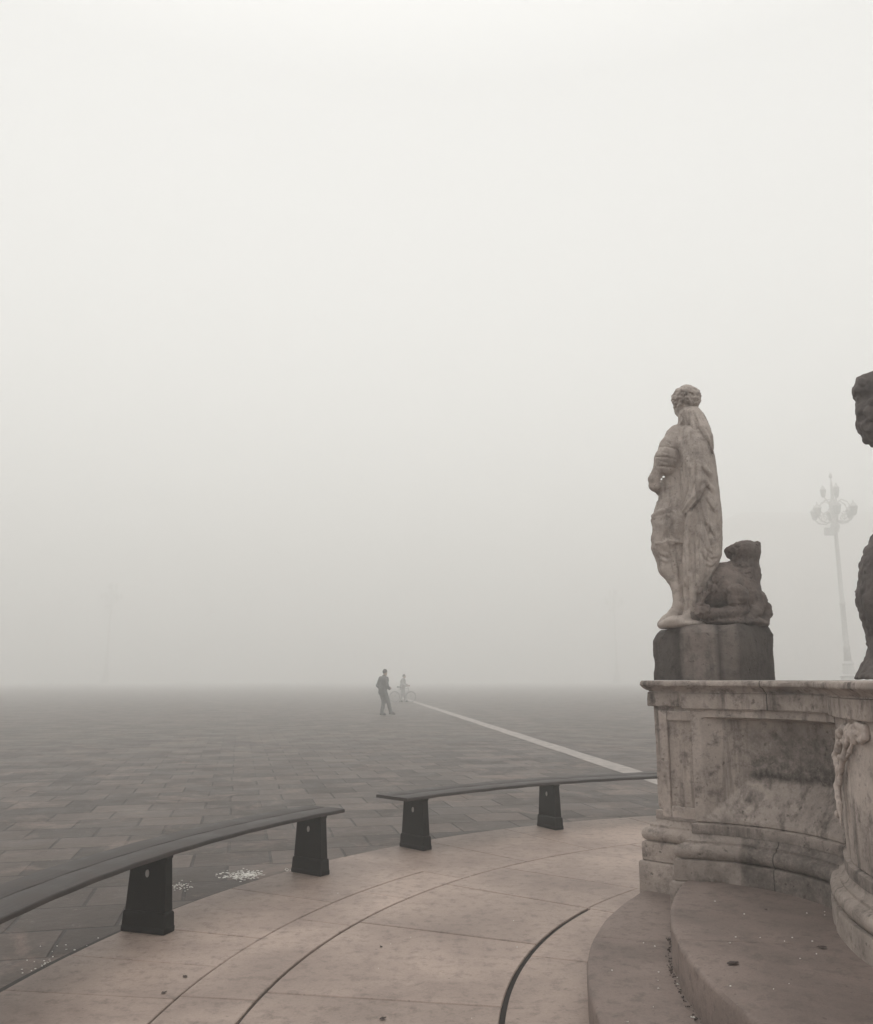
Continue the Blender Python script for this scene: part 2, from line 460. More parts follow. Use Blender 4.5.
# pale stone band running away across the square
a, b = np.array([4.45, 0.0]), np.array([-2.75, 68.0])
a = np.array([3.168, 13.2]); b = np.array([-.60, 48.0])
t = (b - a) / np.linalg.norm(b - a); nn = np.array([t[1], -t[0]]) * .19
a2 = a - t * 3.3
vs, fs = [], []
for i in range(40):
    p = a2 + t * (i * 1.5); k = 1 + .08 * math.sin(i * 2.3)
    vs += [(p[0] - nn[0] * k, p[1] - nn[1] * k, PZ + .004), (p[0] + nn[0] * k, p[1] + nn[1] * k, PZ + .004)]
    if i: fs.append((2 * i - 2, 2 * i - 1, 2 * i + 1, 2 * i))
tag(link('stone_stripe', vs, fs, M['stripe']), kind='structure')

def annulus(r0, r1, z, a0=0, a1=360, n=240):
    v, f = [], []
    for i in range(n + 1):
        q = a0 + (a1 - a0) * i / n; v += [pol(r0, q) + (z,), pol(r1, q) + (z,)]
        if i: f.append((2 * i - 2, 2 * i - 1, 2 * i + 1, 2 * i))
    return v, f

M['seam'] = stone('dark_edge_seam', (.050, .041, .037), (.030, .024, .021), (.018, .014, .012), streak=False, grime_amt=.6, bmp=.7, fine=40)  # darker tone for the narrow ring just outside the terrace edge
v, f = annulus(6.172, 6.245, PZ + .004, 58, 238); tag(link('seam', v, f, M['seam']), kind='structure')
# terrace slabs: every slab its own block with open joints, bedded on mortar
tv, tf, tone = [], [], []
def slab(r0, r1, q0a, q0b, q1a, q1b, gap=.0035, zt=0.0):
    """block between radii r0<r1; edges run from (r0,q0a) to (r1,q0b) and (r0,q1a) to (r1,q1b)"""
    n = max(3, int(abs(q1a - q0a) / 1.0) + 1)
    rnd = random.random(); ztop = zt + random.uniform(-.0015, .0015)
    def loop(ins, z):
        out = []
        for rr, qa, qb in ((r0 + ins, q0a, q1a), (r1 - ins, q0b, q1b)):
            d = math.degrees(ins / rr)
            row = [pol(rr, (qa + d) + (qb - qa - 2 * d) * i / n) + (z,) for i in range(n + 1)]
            out.append(row)
        return out[0] + out[1][::-1]
    base = len(tv); L = 2 * (n + 1)
    for ins, z in ((gap, -.03), (gap, ztop - .004), (gap + .004, ztop)):
        tv.extend(loop(ins, z)); tone.extend([rnd] * L)
    for k in (0, 1):
        for i in range(L):
            j = (i + 1) % L
            tf.append((base + k * L + i, base + k * L + j, base + (k + 1) * L + j, base + (k + 1) * L + i))
    for i in range(n):
        o = base + 2 * L
        tf.append((o + i, o + L - 1 - i, o + L - 2 - i, o + i + 1)[::-1])
def band(r0, r1, cuts, gap=.0035):
    cuts = [(c, c) if not isinstance(c, tuple) else c for c in cuts]
    for (a0, a1), (b0, b1) in zip(cuts[:-1], cuts[1:]): slab(r0, r1, a0, a1, b0, b1, gap)
band(4.963, 6.17, [58, 71, 84, 97, 110, 124, 133, 142], .0025)
band(5.33, 6.17, [142, 153.5, 162.4, 167.6, 172.4, 182, 192, 203, 214, 226, 238], .0025)
band(4.963, 5.327, [142, 150, 158, 172, 184, 197, 210, 224, 238], .003)
band(3.858, 4.957, [58, 73, 88, 103, 119, (134.6, 136.5), 144.5, 157, 170.8, 185, 199, 213, 226, 238], .0055)
band(3.30, 3.860, [58, 75, 92, 110, 128, 144.6], .0025)
band(3.30, 3.840, [144.6, 160, 176, 192, 208, 223, 238], .0025)
tag(link('terrace', tv, tf, M['slab'], attrs={'tone': tone}), kind='structure')
v, f = annulus(2.0, 6.19, -.014); tag(link('terrace_bed', v, f, M['mortar']), kind='structure')
v, f = annulus(3.83, 3.868, -.0105, 144.6, 238); tag(link('drain_channel', v, f, M['drain']), kind='structure')

# ------------------------------------------------------------------ fountain
AX = 137.0                                        # direction of the pier that carries the figure
def an(a, n, base=AX):                            # along / across the pier axis -> world
    q = R(base); return C + a * np.array([math.cos(q), math.sin(q)]) + n * np.array([-math.sin(q), math.cos(q)])
half = [(3.38, 0), (3.38, .356), (2.973, .356), (2.973, .68)]
cc = np.array([2.651, 1.362]); p0 = np.array([2.973, .68]); p1 = np.array([2.125, .822])
t0 = math.atan2(*(p0 - cc)[::-1]); t1 = math.atan2(*(p1 - cc)[::-1])
r0, r1 = np.linalg.norm(p0 - cc), np.linalg.norm(p1 - cc)
arc = [tuple(cc + (r0 + (r1 - r0) * i / 80) * np.array([math.cos(t0 + (t1 - t0) * i / 80), math.sin(t0 + (t1 - t0) * i / 80)])) for i in range(81)]
qe = math.degrees(math.atan2(.822, 2.125))
lobe = []
for i in range(1, 31):
    q_ = qe + (45 - qe) * i / 30; r_ = 2.278 + .07 * math.sin(math.pi / 2 * i / 30)
    lobe.append((r_ * math.cos(R(q_)), r_ * math.sin(R(q_))))
def subdiv(pts, step):
    out = []
    for p, q in zip(pts[:-1], pts[1:]):
        n = max(1, int(math.hypot(q[0] - p[0], q[1] - p[1]) / step)); out += [(p[0] + (q[0] - p[0]) * i / n, p[1] + (q[1] - p[1]) * i / n) for i in range(n)]
    return out + [pts[-1]]
def key(p): return None
sect_p = subdiv(half, .03) + arc[1:] + lobe
sect = sect_p + [tuple(np.array([math.sin(R(90)) * 0 + y, x])) for x, y in sect_p[::-1][1:]]   # mirrored in the 45 degree line
outl = []
for k in range(4):
    for a_, n_ in sect[:-1]: outl.append(an(a_, n_, AX + 90 * k))
outl = np.array(outl); NO = len(outl)
prv, nxt = np.roll(outl, 1, 0), np.roll(outl, -1, 0)
def unit(v): return v / (np.linalg.norm(v, axis=1, keepdims=True) + 1e-9)
d1, d2 = unit(outl - prv), unit(nxt - outl)
n1 = np.stack([d1[:, 1], -d1[:, 0]], 1); n2 = np.stack([d2[:, 1], -d2[:, 0]], 1)
if ((outl - C) * (n1 + n2)).sum() < 0: n1, n2 = -n1, -n2
mit = (n1 + n2); mit = mit / np.maximum((1 + (n1 * n2).sum(1, keepdims=True)), .35)
slen = np.concatenate([[0], np.cumsum(np.linalg.norm(nxt - outl, axis=1))])[:-1]

def sweep(name, prof, mat, parent, chip=0.0, dz=None, extra=None, attrs=None, rough=.0015, close_in=None):
    """ring moulding: profile of (offset, z) carried round the whole outline"""
    P = len(prof); V = np.zeros((P, NO, 3)); uv = np.zeros((P, NO, 2))
    for i, (o, z) in enumerate(prof):
        oo = np.full(NO, float(o)); 
        if extra is not None: oo = oo + extra(slen, z)
        if close_in and i in close_in:
            ang = np.arctan2(outl[:, 1] - C[1], outl[:, 0] - C[0]); pt = C + close_in[i] * np.stack([np.cos(ang), np.sin(ang)], 1)
        else: pt = outl + mit * oo[:, None]
        V[i, :, :2] = pt; V[i, :, 2] = z; uv[i, :, 0] = slen; uv[i, :, 1] = z
    nz = vnoise(V[..., 0] * 9, V[..., 1] * 9, V[..., 2] * 9) + .5 * vnoise(V[..., 0] * 27, V[..., 1] * 27, V[..., 2] * 27)
    off = rough * nz
    if chip:
        c1 = vnoise(V[..., 0] * 5 + 3, V[..., 1] * 5, V[..., 2] * 5) + .6 * vnoise(V[..., 0] * 15, V[..., 1] * 15, V[..., 2] * 15)
        off = off - chip * np.clip(c1 - .55, 0, 1)
    for i in range(P):
        if not (close_in and i in close_in): V[i, :, :2] += mit * off[i][:, None]
    F = []
    for i in range(P - 1):
        for j in range(NO):
            k = (j + 1) % NO; F.append((i * NO + j, i * NO + k, (i + 1) * NO + k, (i + 1) * NO + j))
    # seam in uv is on a hidden side
    return link(name, V.reshape(-1, 3), F, mat, parent, True, attrs(V.reshape(-1, 3), uv.reshape(-1, 2)) if attrs else None, uv.reshape(-1, 2), edgesplit=38)

fount = thing('fountain', 'weathered stone fountain wall with moulded cornice and concave panel, carrying the statue', 'fountain', (C[0], C[1], 0))
sweep('plinth', [(.10, -.01), (.10, .10), (.10, .22), (.10, .315), (.094, .327), (.05, .328)], M['base'], fount, chip=.02)
# dado: the panel between corner and bulge is sunk, with a sloping sill
jcorner = len(subdiv(half, .03)) - 1
s_c = slen[jcorner]; 
s_end = slen[len(subdiv(half, .03)) + 79]
def recess(s, z):
    L = s_end - s_c
    u = (s - s_c) / L
    rs = np.clip((u - .06) / .24, 0, 1); rz = np.clip((z - .655) / .21, 0, 1)
    re = np.clip((1.0 - u) / .10, 0, 1)
    on = (u > 0) & (u < 1)
    top = np.clip((1.205 - z) / .02, 0, 1)
    return np.where(on, -.125 * np.minimum(np.minimum(rs, rz), np.minimum(re, top)), 0)
def stain(V, uv):
    L = s_end - s_c; u = (uv[:, 0] - s_c) / L; z = uv[:, 1]
    m = np.clip((u - .26) / .06, 0, 1) * np.clip((.98 - u) / .06, 0, 1) * np.clip((z - .84) / .045, 0, 1) * np.clip((1.20 - z) / .10, 0, 1)
    m = m * (.62 + .38 * np.maximum(np.clip((1.0 - z) / .12, 0, 1), np.clip((u - .75) / .15, 0, 1)))
    m2 = .35 * np.clip((u - .3) / .3, 0, 1) * np.clip((1.0 - u) / .05, 0, 1) * (z < .86) * np.clip((z - .6) / .1, 0, 1)
    m3 = .5 * np.clip((.64 - z) / .06, 0, 1)
    return {'stain': np.clip(np.maximum(np.maximum(m, m2), m3), 0, 1) * 0.95}
def stain_low(V, uv):
    L = s_end - s_c; u = (uv[:, 0] - s_c) / L
    return {'stain': .6 * np.clip((u - .26) / .02, 0, 1) * np.clip((1.02 - u) / .04, 0, 1)}
zs = list(np.linspace(.571, 1.25, 96))
dprof = [((.016 if z < .622 else 0.) - (.010 if .622 <= z < .634 else 0.), z) for z in zs]
sweep('base_course', [(.05, .3285), (.078, .329), (.083, .335), (.083, .36), (.083, .39), (.083, .42), (.079, .438), (.06, .442)], M['base'], fount, chip=.025, attrs=stain_low)
tor = [(.058, .4425)] + [(.052 + .030 * math.cos(R(q)), .482 + .038 * math.sin(R(q))) for q in range(-85, 86, 17)] + [(.046, .523), (.042, .526), (.042, .538), (.03, .541), (.02, .552), (.012, .57)]
sweep('base_moulding', tor, M['base'], fount, chip=.02, attrs=stain_low)
sweep('dado', dprof, M['wall'], fount, extra=recess, attrs=stain, chip=.012, rough=.003)
sweep('frieze', [(.0, 1.2505), (.024, 1.251), (.028, 1.256), (.028, 1.30), (.028, 1.338), (.022, 1.341)], M['trim'], fount, chip=.015)
sweep('cornice', [(.022, 1.3415), (.036, 1.342), (.036, 1.349), (.043, 1.351), (.05, 1.36), (.064, 1.370), (.079, 1.377), (.086, 1.381), (.088, 1.386), (.088, 1.40), (.084, 1.407), (.074, 1.410), (0, 1.411), (-.3, 1.4115), (-.5, 1.41), (-.5, .6)],
      M['trim'], fount, chip=.075, rough=.003, close_in={13: 1.95, 14: 1.72, 15: 1.70})
v, f = annulus(.0, 1.71, 1.05); tag(link('water', v, f, simple('dark_basin_water', (.02, .025, .025), .08)), kind='structure')

# raised border of the pier panel, flat on the pier's inner-left face
e1 = an(3.38, .356); din = an(2.973, .356) - e1; din /= np.linalg.norm(din); dn = np.array([-math.sin(R(AX)), math.cos(R(AX))])
mb = MB()
def pier_bar(s0, s1, z0, z1, th):
    c = e1 + din * (s0 + s1) / 2 + dn * (th / 2 - .004); mb.box((c[0], c[1], (z0 + z1) / 2), (s1 - s0, th, z1 - z0), math.atan2(din[1], din[0]))
pier_bar(.035, .095, .585, 1.225, .020); pier_bar(.262, .33, .585, 1.225, .020)
pier_bar(.0955, .2615, .585, .655, .020); pier_bar(.0955, .2615, 1.165, 1.225, .020)
mb.build('pier_panel_frame', M['plain'], fount, bevel=.006)

# curling foot where the pier meets the sunk panel, and the garland on the bulge
w0 = np.array(outl[jcorner])
lob0 = np.array(outl[len(subdiv(half, .03)) + 79])
s = SDF([lob0[0] - .55, lob0[1] - .95, .5], [lob0[0] + .35, lob0[1] + .12, 1.30], .006)
il = len(subdiv(half, .03)) + 79; lp_ = outl[il:il + 28]
lx = np.array([436.5 + FPX * p_[0] / (p_[1] * math.cos(PITCH) - .2 * math.sin(PITCH)) for p_ in lp_])
def L(x, y, dY=0): return px(x, y, float(np.interp(x, lx, lp_[:, 1])) - .025 + dY * .15)
def tk(pts, rads, k_=.008): s.chain([L(*p) for p in pts], rads, k_)
tk([(838, 742), (839, 733), (844, 728), (850, 731), (851, 738), (847, 743), (842, 741)], [.012, .016, .017, .017, .016, .014, .010])
tk([(851, 738), (853, 729), (859, 725), (865, 729), (866, 737), (861, 741), (856, 738)], [.012, .017, .018, .017, .016, .013, .010])
tk([(848, 735), (854, 734), (858, 734)], [.018, .022, .018])
for x, y in ((841, 735), (846, 738), (855, 741), (861, 734), (850, 727)): s.ell(L(x, y), (.016, .016, .018), .012)
tk([(839, 743), (836.5, 756), (838.5, 770), (837.5, 786), (839.5, 804), (841, 826)], [.013, .018, .013, .015, .010, .006], .012)
tk([(846, 744), (844, 757), (841, 770), (839, 784)], [.011, .015, .010, .006], .012)
tk([(852, 744), (850, 752), (847, 757)], [.009, .010, .006], .010)
for i in range(9): s.ell(L(838.5 + 1.5 * math.sin(i * 2.1), 750 + i * 8), (.011, .011, .018), .012)
s.noise(.003, 40)
s.build('garland', M['plain'], fount)

# steps: two rings
def step(name, rr, z0, z1, label, cuts):
    prof = [(1.9, z0 + .01), (rr, z0), (rr, z1 - .022), (rr - .004, z1 - .009), (rr - .012, z1 - .002), (rr - .022, z1), (rr - .2, z1), (2.1, z1)]
    V, F = [], []
    for (a0, a1) in zip(cuts[:-1], cuts[1:]):
        gdeg = math.degrees(.002 / rr); n = max(4, int((a1 - a0) / .8))
        b0 = len(V); P = len(prof)
        for i in range(n + 1):
            q = a0 + gdeg + (a1 - a0 - 2 * gdeg) * i / n
            for j, (r_, z_) in enumerate(prof):
                w = .004 * vnoise(np.array(q * .5), np.array(j * 1.0), np.array(rr)) if 0 < j < 6 else 0
                V.append(pol(r_ + float(w), q) + (z_,))
        for i in range(n):
            for j in range(P - 1):
                F.append((b0 + i * P + j, b0 + (i + 1) * P + j, b0 + (i + 1) * P + j + 1, b0 + i * P + j + 1)[::-1])
        F.append(tuple(b0 + j for j in range(P))); F.append(tuple(b0 + n * P + j for j in range(P - 1, -1, -1)))
    o = link(name, V, F, M['step'], smooth=True, edgesplit=40)
    return tag(o, label, 'step')
step('stone_step', 3.485, -.01, .16, 'lower curved stone step, wide ring lying directly on the paved terrace', [52, 78, 104, 130, 162, 188, 214, 240])
step('stone_step', 3.105, .161, .335, 'upper curved stone step with rounded nose touching the foot of the fountain wall', [55, 82, 110, 141, 172.5, 199, 226, 243])

# ------------------------------------------------------------------ pedestal block under the figure
DY = 5.50
poly = []
for (x_, Y_) in ((653, 5.62), (684, 5.36), (721, 5.22), (742, 5.20), (775, 5.40)):
    p = px(x_, 679, Y_); poly.append((p[0], p[1]))
pc = np.array([2.02, 5.62]); poly += [(2.28, 5.75), (1.98, 5.98), (1.62, 5.90)]
pts = subdiv(poly + [poly[0]], .03)[:-1]
nl = 14; ztop = 1.752
V, F, tn = [], [], []
n_ = len(pts); pcx = np.mean(poly, 0)
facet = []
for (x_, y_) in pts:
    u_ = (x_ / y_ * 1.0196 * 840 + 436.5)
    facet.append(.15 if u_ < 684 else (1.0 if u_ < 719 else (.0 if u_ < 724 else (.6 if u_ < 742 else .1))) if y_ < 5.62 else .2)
for i in range(nl + 1):
    z = 1.4125 + (ztop - 1.4125) * i / nl
    for k, (x_, y_) in enumerate(pts):
        d = np.array([x_, y_]) - pcx; L_ = np.linalg.norm(d)
        nz = .014 * float(vnoise(np.array(x_ * 7), np.array(y_ * 7), np.array(z * 7))) + .006 * float(vnoise(np.array(x_ * 24), np.array(y_ * 24), np.array(z * 24)))
        if i >= nl - 1: nz -= .012 * (i - nl + 2)
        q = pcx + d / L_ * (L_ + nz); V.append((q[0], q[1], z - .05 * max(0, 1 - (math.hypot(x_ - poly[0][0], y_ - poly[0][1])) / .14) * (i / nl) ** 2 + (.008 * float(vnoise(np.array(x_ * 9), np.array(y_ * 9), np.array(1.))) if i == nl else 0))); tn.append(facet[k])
for i in range(nl):
    for k in range(n_):
        F.append((i * n_ + k, i * n_ + (k + 1) % n_, (i + 1) * n_ + (k + 1) % n_, (i + 1) * n_ + k))
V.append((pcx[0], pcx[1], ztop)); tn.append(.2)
for k in range(n_): F.append((nl * n_ + k, nl * n_ + (k + 1) % n_, len(V) - 1))
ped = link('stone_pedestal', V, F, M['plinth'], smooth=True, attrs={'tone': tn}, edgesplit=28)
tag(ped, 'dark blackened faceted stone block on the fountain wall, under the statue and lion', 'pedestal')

# ------------------------------------------------------------------ statue
SX = .00645                                       # metres per photo pixel at the figure
def S(x, y, dy=0): return px(x, y, DY + dy)
root_p = S(688, 624, .05)
st = thing('statue', 'pale stone standing figure draped in a long cloak, seen from behind on the pedestal', 'statue', tuple(root_p))
def rows(lst):
    out = []
    for (y, xl, xr, cyo, ry) in lst:
        a_, b_ = S(xl, y, 0), S(xr, y, 0); out.append((a_[2], (a_[0] + b_[0]) / 2, DY + cyo, (b_[0] - a_[0]) / 2, ry))
    return out
lo, hi = S(640, 632, -.36), S(732, 378, .40)
lo[1], hi[1] = DY - .34, DY + .36; lo[2] -= .02

def front(f, x, y):
    """first point of a sculpted solid met by the sight line through photo position (x, y)"""
    ys = np.arange(f.ax[1][0], f.ax[1][-1], .002); a_, b_ = px(x, y, 1.0), px(x, y, 2.0)
    P = a_[None, :] + (b_ - a_)[None, :] * (ys[:, None] - 1.0)
    I = np.rint((P - f.lo) / f.h).astype(int); ok = ((I >= 0) & (I < f.n)).all(1); I = np.clip(I, 0, f.n - 1)
    hit = ok & (f.d[I[:, 0], I[:, 1], I[:, 2]] < 0)
    return P[np.argmax(hit)] if hit.any() else None
def fpts(f, pts):
    """dense path over the surface through photo positions"""
    out = []
    for (p, q) in zip(pts[:-1], pts[1:]):
        n = max(1, int(math.hypot(q[0] - p[0], q[1] - p[1]) / 2.5))
        out += [(p[0] + (q[0] - p[0]) * i / n, p[1] + (q[1] - p[1]) * i / n) for i in range(n)]
    out.append(pts[-1]); res = [front(f, *p) for p in out]
    return [(i / (len(out) - 1), w) for i, w in enumerate(res) if w is not None]
def ridge_on(f, rws, pts, r_, sink=.35, kk=.02, op='u'):
    rr = list(r_) if hasattr(r_, '__len__') else [r_] * len(pts)
    W_ = fpts(f, pts)
    if len(W_) < 2: return
    rad = [float(np.interp(t_, np.linspace(0, 1, len(rr)), rr)) for t_, _ in W_]
    f.chain([w + np.array([0, a_ * sink, 0]) for (_, w), a_ in zip(W_, rad)], rad, kk, op)
def cut_on(f, rws, pts, r_, sink=-.1, kk=.008): ridge_on(f, rws, pts, r_, sink, kk, 's')
# body, head, arm and legs
b = SDF(lo, hi, .005, 1.03)
BRW = rows([(425, 673, 702, .02, .06), (430, 668, 704, .03, .09), (440, 664, 706, .04, .125), (460, 663, 709, .05, .13), (485, 662, 708, .05, .115), (505, 659, 706, .05, .12), (525, 656, 704, .05, .125), (545, 656, 702, .05, .12)])
b.loft(BRW, 0)
b.cap(S(687, 428, .02), S(687, 410, .01), .060, .056, .03)
b.ell(S(686.3, 399, .01), (.094, .108, .088), .015)
b.ell(S(681, 408, .05), (.042, .08, .062), .02)
b.ell(S(679.5, 407, .125), (.016, .03, .016), .012)
rng = random.Random(3)
for i in range(110):                                                       # carved curls, low relief
    q1 = rng.uniform(0, 2 * math.pi); q2 = rng.uniform(-.8, 1.4)
    c = S(686.3, 399, .01) + np.array([.0905 * math.cos(q1) * math.cos(q2), .104 * math.sin(q1) * math.cos(q2), .0845 * math.sin(q2)])
    b.ell(c, (.013, .013, .010), .006)
for i in range(34):
    x0, y0, q1 = rng.uniform(672, 700), rng.uniform(386, 407), rng.uniform(0, 6.28)
    cut_on(b, 0, [(x0 + 2.4 * math.cos(q1 + a_), y0 + 2.0 * math.sin(q1 + a_)) for a_ in (0, .8, 1.6, 2.4, 3.2)], [.003, .0055, .0055, .003], .0, .006)
for (x, y) in ((692.5, 394), (678, 400), (683, 405)):
    p_ = front(b, x, y); b.ell(p_, (.008, .012, .007), .006, 's')
# left arm: gathered sleeve in soft rolls, bare forearm bent to the front
b.chain([S(676, 438, .01), S(670.5, 447, -.01), S(666.5, 459, -.02), S(664.5, 466, -.02)], [.058, .066, .072, .066], .03)
for pts in ([(659, 447), (666, 446.5), (677, 449)], [(655.5, 457), (665, 457), (677, 459.5)], [(653, 466), (664, 466.5), (676, 468)]): cut_on(b, 0, pts, [.003, .006, .004])
for pts in ([(668, 436), (667, 441), (671, 445)], [(663, 452), (669, 454)], [(660, 461), (668, 463)]): cut_on(b, 0, pts, [.002, .004, .002])
b.chain([S(661, 468, -.01), S(654, 479, -.0), S(654.5, 486, .01), S(661, 490, .06), S(672, 489, .16)], [.050, .036, .034, .037, .033], .012)
b.ell(S(676, 488, .20), (.035, .03, .03), .01)
b.cap(S(664, 476.5, -.3), S(664, 476.8, .3), .008, .008, .005, 's'); b.cap(S(661.5, 479, -.3), S(661.5, 479.2, .3), .006, .006, .005, 's')
b.cap(S(666, 475.2, -.3), S(660.5, 478, .3), .006, .006, .004, 's')
# gathered cloth at waist and hip
HRW = rows([(500, 659, 700, .05, .115), (510, 656, 702, .05, .13), (518, 653, 702, .05, .145), (526, 655, 702, .05, .14), (533, 655, 702, .05, .125)])
b.loft(HRW, .012)
for pts in ([(665, 483), (663.5, 496), (661, 508)], [(670, 482), (669, 496), (668, 508)], [(674.5, 486), (674, 498), (672, 510)]): cut_on(b, BRW, pts, [.004, .007, .006], -.2)
ridge_on(b, HRW, [(653, 516), (659, 512.5), (666, 513), (672, 517), (679, 521)], [.011, .013, .014, .013, .009], .3)
ridge_on(b, HRW, [(661, 511), (668, 510), (674, 514)], [.007, .010, .008], .3)
cut_on(b, HRW, [(655, 520), (662, 517), (669, 518), (677, 524)], .006)
cut_on(b, HRW, [(667, 513.5), (671, 512), (674, 515)], [.004, .008, .005])
# left leg: bent knee, tunic hem, boot
b.chain([S(669, 528, .0), S(665, 543, .02), S(662, 550, .03)], [.090, .070, .058], .03)
b.chain([S(661.5, 548, .03), S(667.5, 568, .03), S(677, 587, .0), S(678, 606, .0)], [.058, .058, .034, .030], .02)
b.chain([S(657, 528, .03), S(655.5, 538, .02), S(655.5, 546, .04)], [.018, .022, .02], .02)
LRW = rows([(536, 657, 700, .06, .12), (552, 661, 700, .06, .105), (562, 666, 700, .06, .095), (576, 673, 700, .05, .085), (590, 677, 700, .04, .075), (606, 677, 698, .03, .065)])
b.loft(LRW, .012)
ridge_on(b, LRW, [(656, 543.5), (662, 542.5), (668, 540.5), (679, 541)], .006, .2, .01)
cut_on(b, LRW, [(662, 541.5), (665, 537.5), (667, 531)], [.006, .010, .005])
for pts in ([(669, 544), (672, 560), (676, 578)], [(676, 544), (678, 562), (680, 585)], [(672, 525), (671, 532), (669, 538)]): cut_on(b, LRW, pts, [.005, .007, .005], -.2)
for pts in ([(660, 552), (666, 555), (670, 553)], [(662, 559), (667, 561), (671, 559)], [(671, 548), (674, 560), (678, 575)]): ridge_on(b, LRW, pts, .007, .3, .012)
b.chain([S(679, 606, .0), S(675, 613, .01), S(666, 620, .04), S(661.5, 623, .05)], [.034, .034, .028, .018], .02)
b.chain([S(695, 535, .02), S(694, 570, .03), S(691, 606, .03)], [.10, .08, .045], .03)
b.chain([S(691, 604, .0), S(690, 616, -.03), S(684, 620, -.07)], [.045, .04, .028], .02)
b.ell(S(684, 625, .03), (.155, .17, .036), .02)
b.ell(S(668, 624.5, .02), (.055, .10, .026), .03)
b.ell(S(676, 621, -.06), (.06, .06, .03), .03)
b.noise(.0018, 30); b.noise(.0013, 70)
b.d[:, :, b.ax[2] < root_p[2] - .03] = 9
b.build('body', M['statue'], st)

# long cloak down the back
k = SDF(lo, hi, .005, 1.03)
CRW = rows([(428, 677, 701, -.0, .075), (434, 677, 704, -.02, .12), (443, 677, 707.5, -.03, .14), (460, 677.5, 711, -.04, .15), (480, 678, 714, -.04, .152), (500, 678.5, 716.5, -.04, .15), (520, 679.5, 718.5, -.04, .15), (540, 680.5, 719.5, -.03, .147), (556, 681, 719, -.03, .142), (566, 681, 715.5, -.03, .136), (580, 681, 710, -.02, .122), (595, 681.5, 704.5, -.01, .10), (610, 682.5, 701, .0, .083), (618, 684, 699, .0, .07)])
k.loft(CRW, 0, fold=(7, .0045, .4, 2.2))
# upper flap: a second layer of cloth whose hem sweeps from the right hip down to the left waist
f2 = SDF(lo, hi, .005, 1.03)
FRW = rows([(430, 675.5, 702, -.01, .11), (438, 676, 705, -.03, .142), (455, 676.5, 708, -.045, .165), (475, 677, 708, -.05, .168), (500, 678, 706, -.05, .164), (530, 679.5, 704, -.045, .155)])
f2.loft(FRW, 0)
gx, gy, gz = np.meshgrid(*f2.ax, indexing='ij')
hp = [S(710, 476), S(702, 487), S(694, 497), S(686, 509), S(676, 524)]
hx = np.array([p[0] for p in hp])[::-1]; hzv = np.array([p[2] for p in hp])[::-1]
hem = np.interp(gx, hx, hzv)
f2.d = np.maximum(f2.d, ((hem - gz) * .7).astype(np.float32))
dd = k.d; t_ = np.clip(.5 + .5 * (dd - f2.d) / .006, 0, 1); k.d = dd + (f2.d - dd) * t_ - .006 * t_ * (1 - t_)
# hem roll, then the diagonal folds under the flap
ridge_on(k, FRW, [(704, 486), (694, 496), (686, 507), (681, 515)], [.005, .007, .007, .004], .5, .012)
cut_on(k, CRW, [(706, 490), (698, 500), (690, 511), (683, 522)], [.003, .006, .006, .005], .2)
for pts in ([(680, 440), (686, 455), (690, 468)], [(678, 452), (682, 470), (685, 488)]): cut_on(k, FRW, pts, [.004, .007, .003], -.1)
ridge_on(k, FRW, [(671, 428), (678, 438), (685, 452), (690, 466)], [.010, .015, .015, .008], .45, .025)
ridge_on(k, FRW, [(698, 462), (700, 474), (697, 490)], [.008, .012, .008], .4, .02)
# short scalloped folds along the right side
for (x0, y0, x1, y1) in ((702, 463, 711, 475), (704, 478, 714, 491), (707, 496, 716, 511), (705, 518, 715, 534)):
    ridge_on(k, CRW, [(x0, y0), ((x0 + x1) / 2, (y0 + y1) / 2 + 1.5), (x1, y1 - 1)], [.002, .007, .004], .6, .02)
    cut_on(k, CRW, [(x0, y0 + 5), ((x0 + x1) / 2, (y0 + y1) / 2 + 6), (x1, y1 + 4)], [.003, .006, .003], .1)
# long hanging folds
ridge_on(k, CRW, [(691, 512), (688, 535), (687, 560), (687, 585)], [.008, .015, .016, .008], .35, .025)
cut_on(k, CRW, [(684.5, 526), (683, 550), (683, 578)], [.005, .008, .006], -.1)
cut_on(k, CRW, [(696, 510), (693, 535), (693, 560), (695, 580)], [.004, .007, .008, .004], -.1, .02)
ridge_on(k, CRW, [(702, 530), (704, 550), (702, 570), (697, 592)], [.008, .014, .013, .007], .4, .025)
cut_on(k, CRW, [(709, 524), (711, 542), (710, 556)], [.004, .007, .005], -.1)
cut_on(k, CRW, [(716.5, 505), (718, 530), (717, 553)], [.004, .007, .005], .0)
for pts in ([(701, 540), (706, 549), (712, 554)], [(700, 552), (705, 560), (711, 563)]): cut_on(k, CRW, pts, [.004, .008, .004], -.1)
cut_on(k, CRW, [(708, 557), (713, 560), (718, 558)], [.005, .010, .006])
cut_on(k, CRW, [(706, 566), (711, 568), (715, 566)], [.004, .008, .005])
ridge_on(k, CRW, [(691, 574), (693, 590), (695, 608)], [.006, .013, .010], .3, .02)
cut_on(k, CRW, [(688, 578), (688, 595), (689, 610)], [.005, .008, .005], -.1)
for pts in ([(699, 498), (702, 515), (708, 535), (712, 550)], [(692, 506), (690, 525), (690, 548), (691, 570)], [(700, 520), (699, 545), (698, 572), (697, 596)], [(686, 515), (685.5, 540)],
            [(683, 445), (682, 465), (683, 485), (680, 505)], [(690, 472), (688, 490), (683, 505)], [(695, 462), (696, 478), (691, 494)], [(705, 575), (701, 590)], [(685, 560), (685, 585), (686, 605)]): cut_on(k, 0, pts, [.003, .0075, .006, .002], .0, .004)
k.noise(.0015, 26); k.noise(.0012, 75)
k.build('cloak', M['statue'], st)

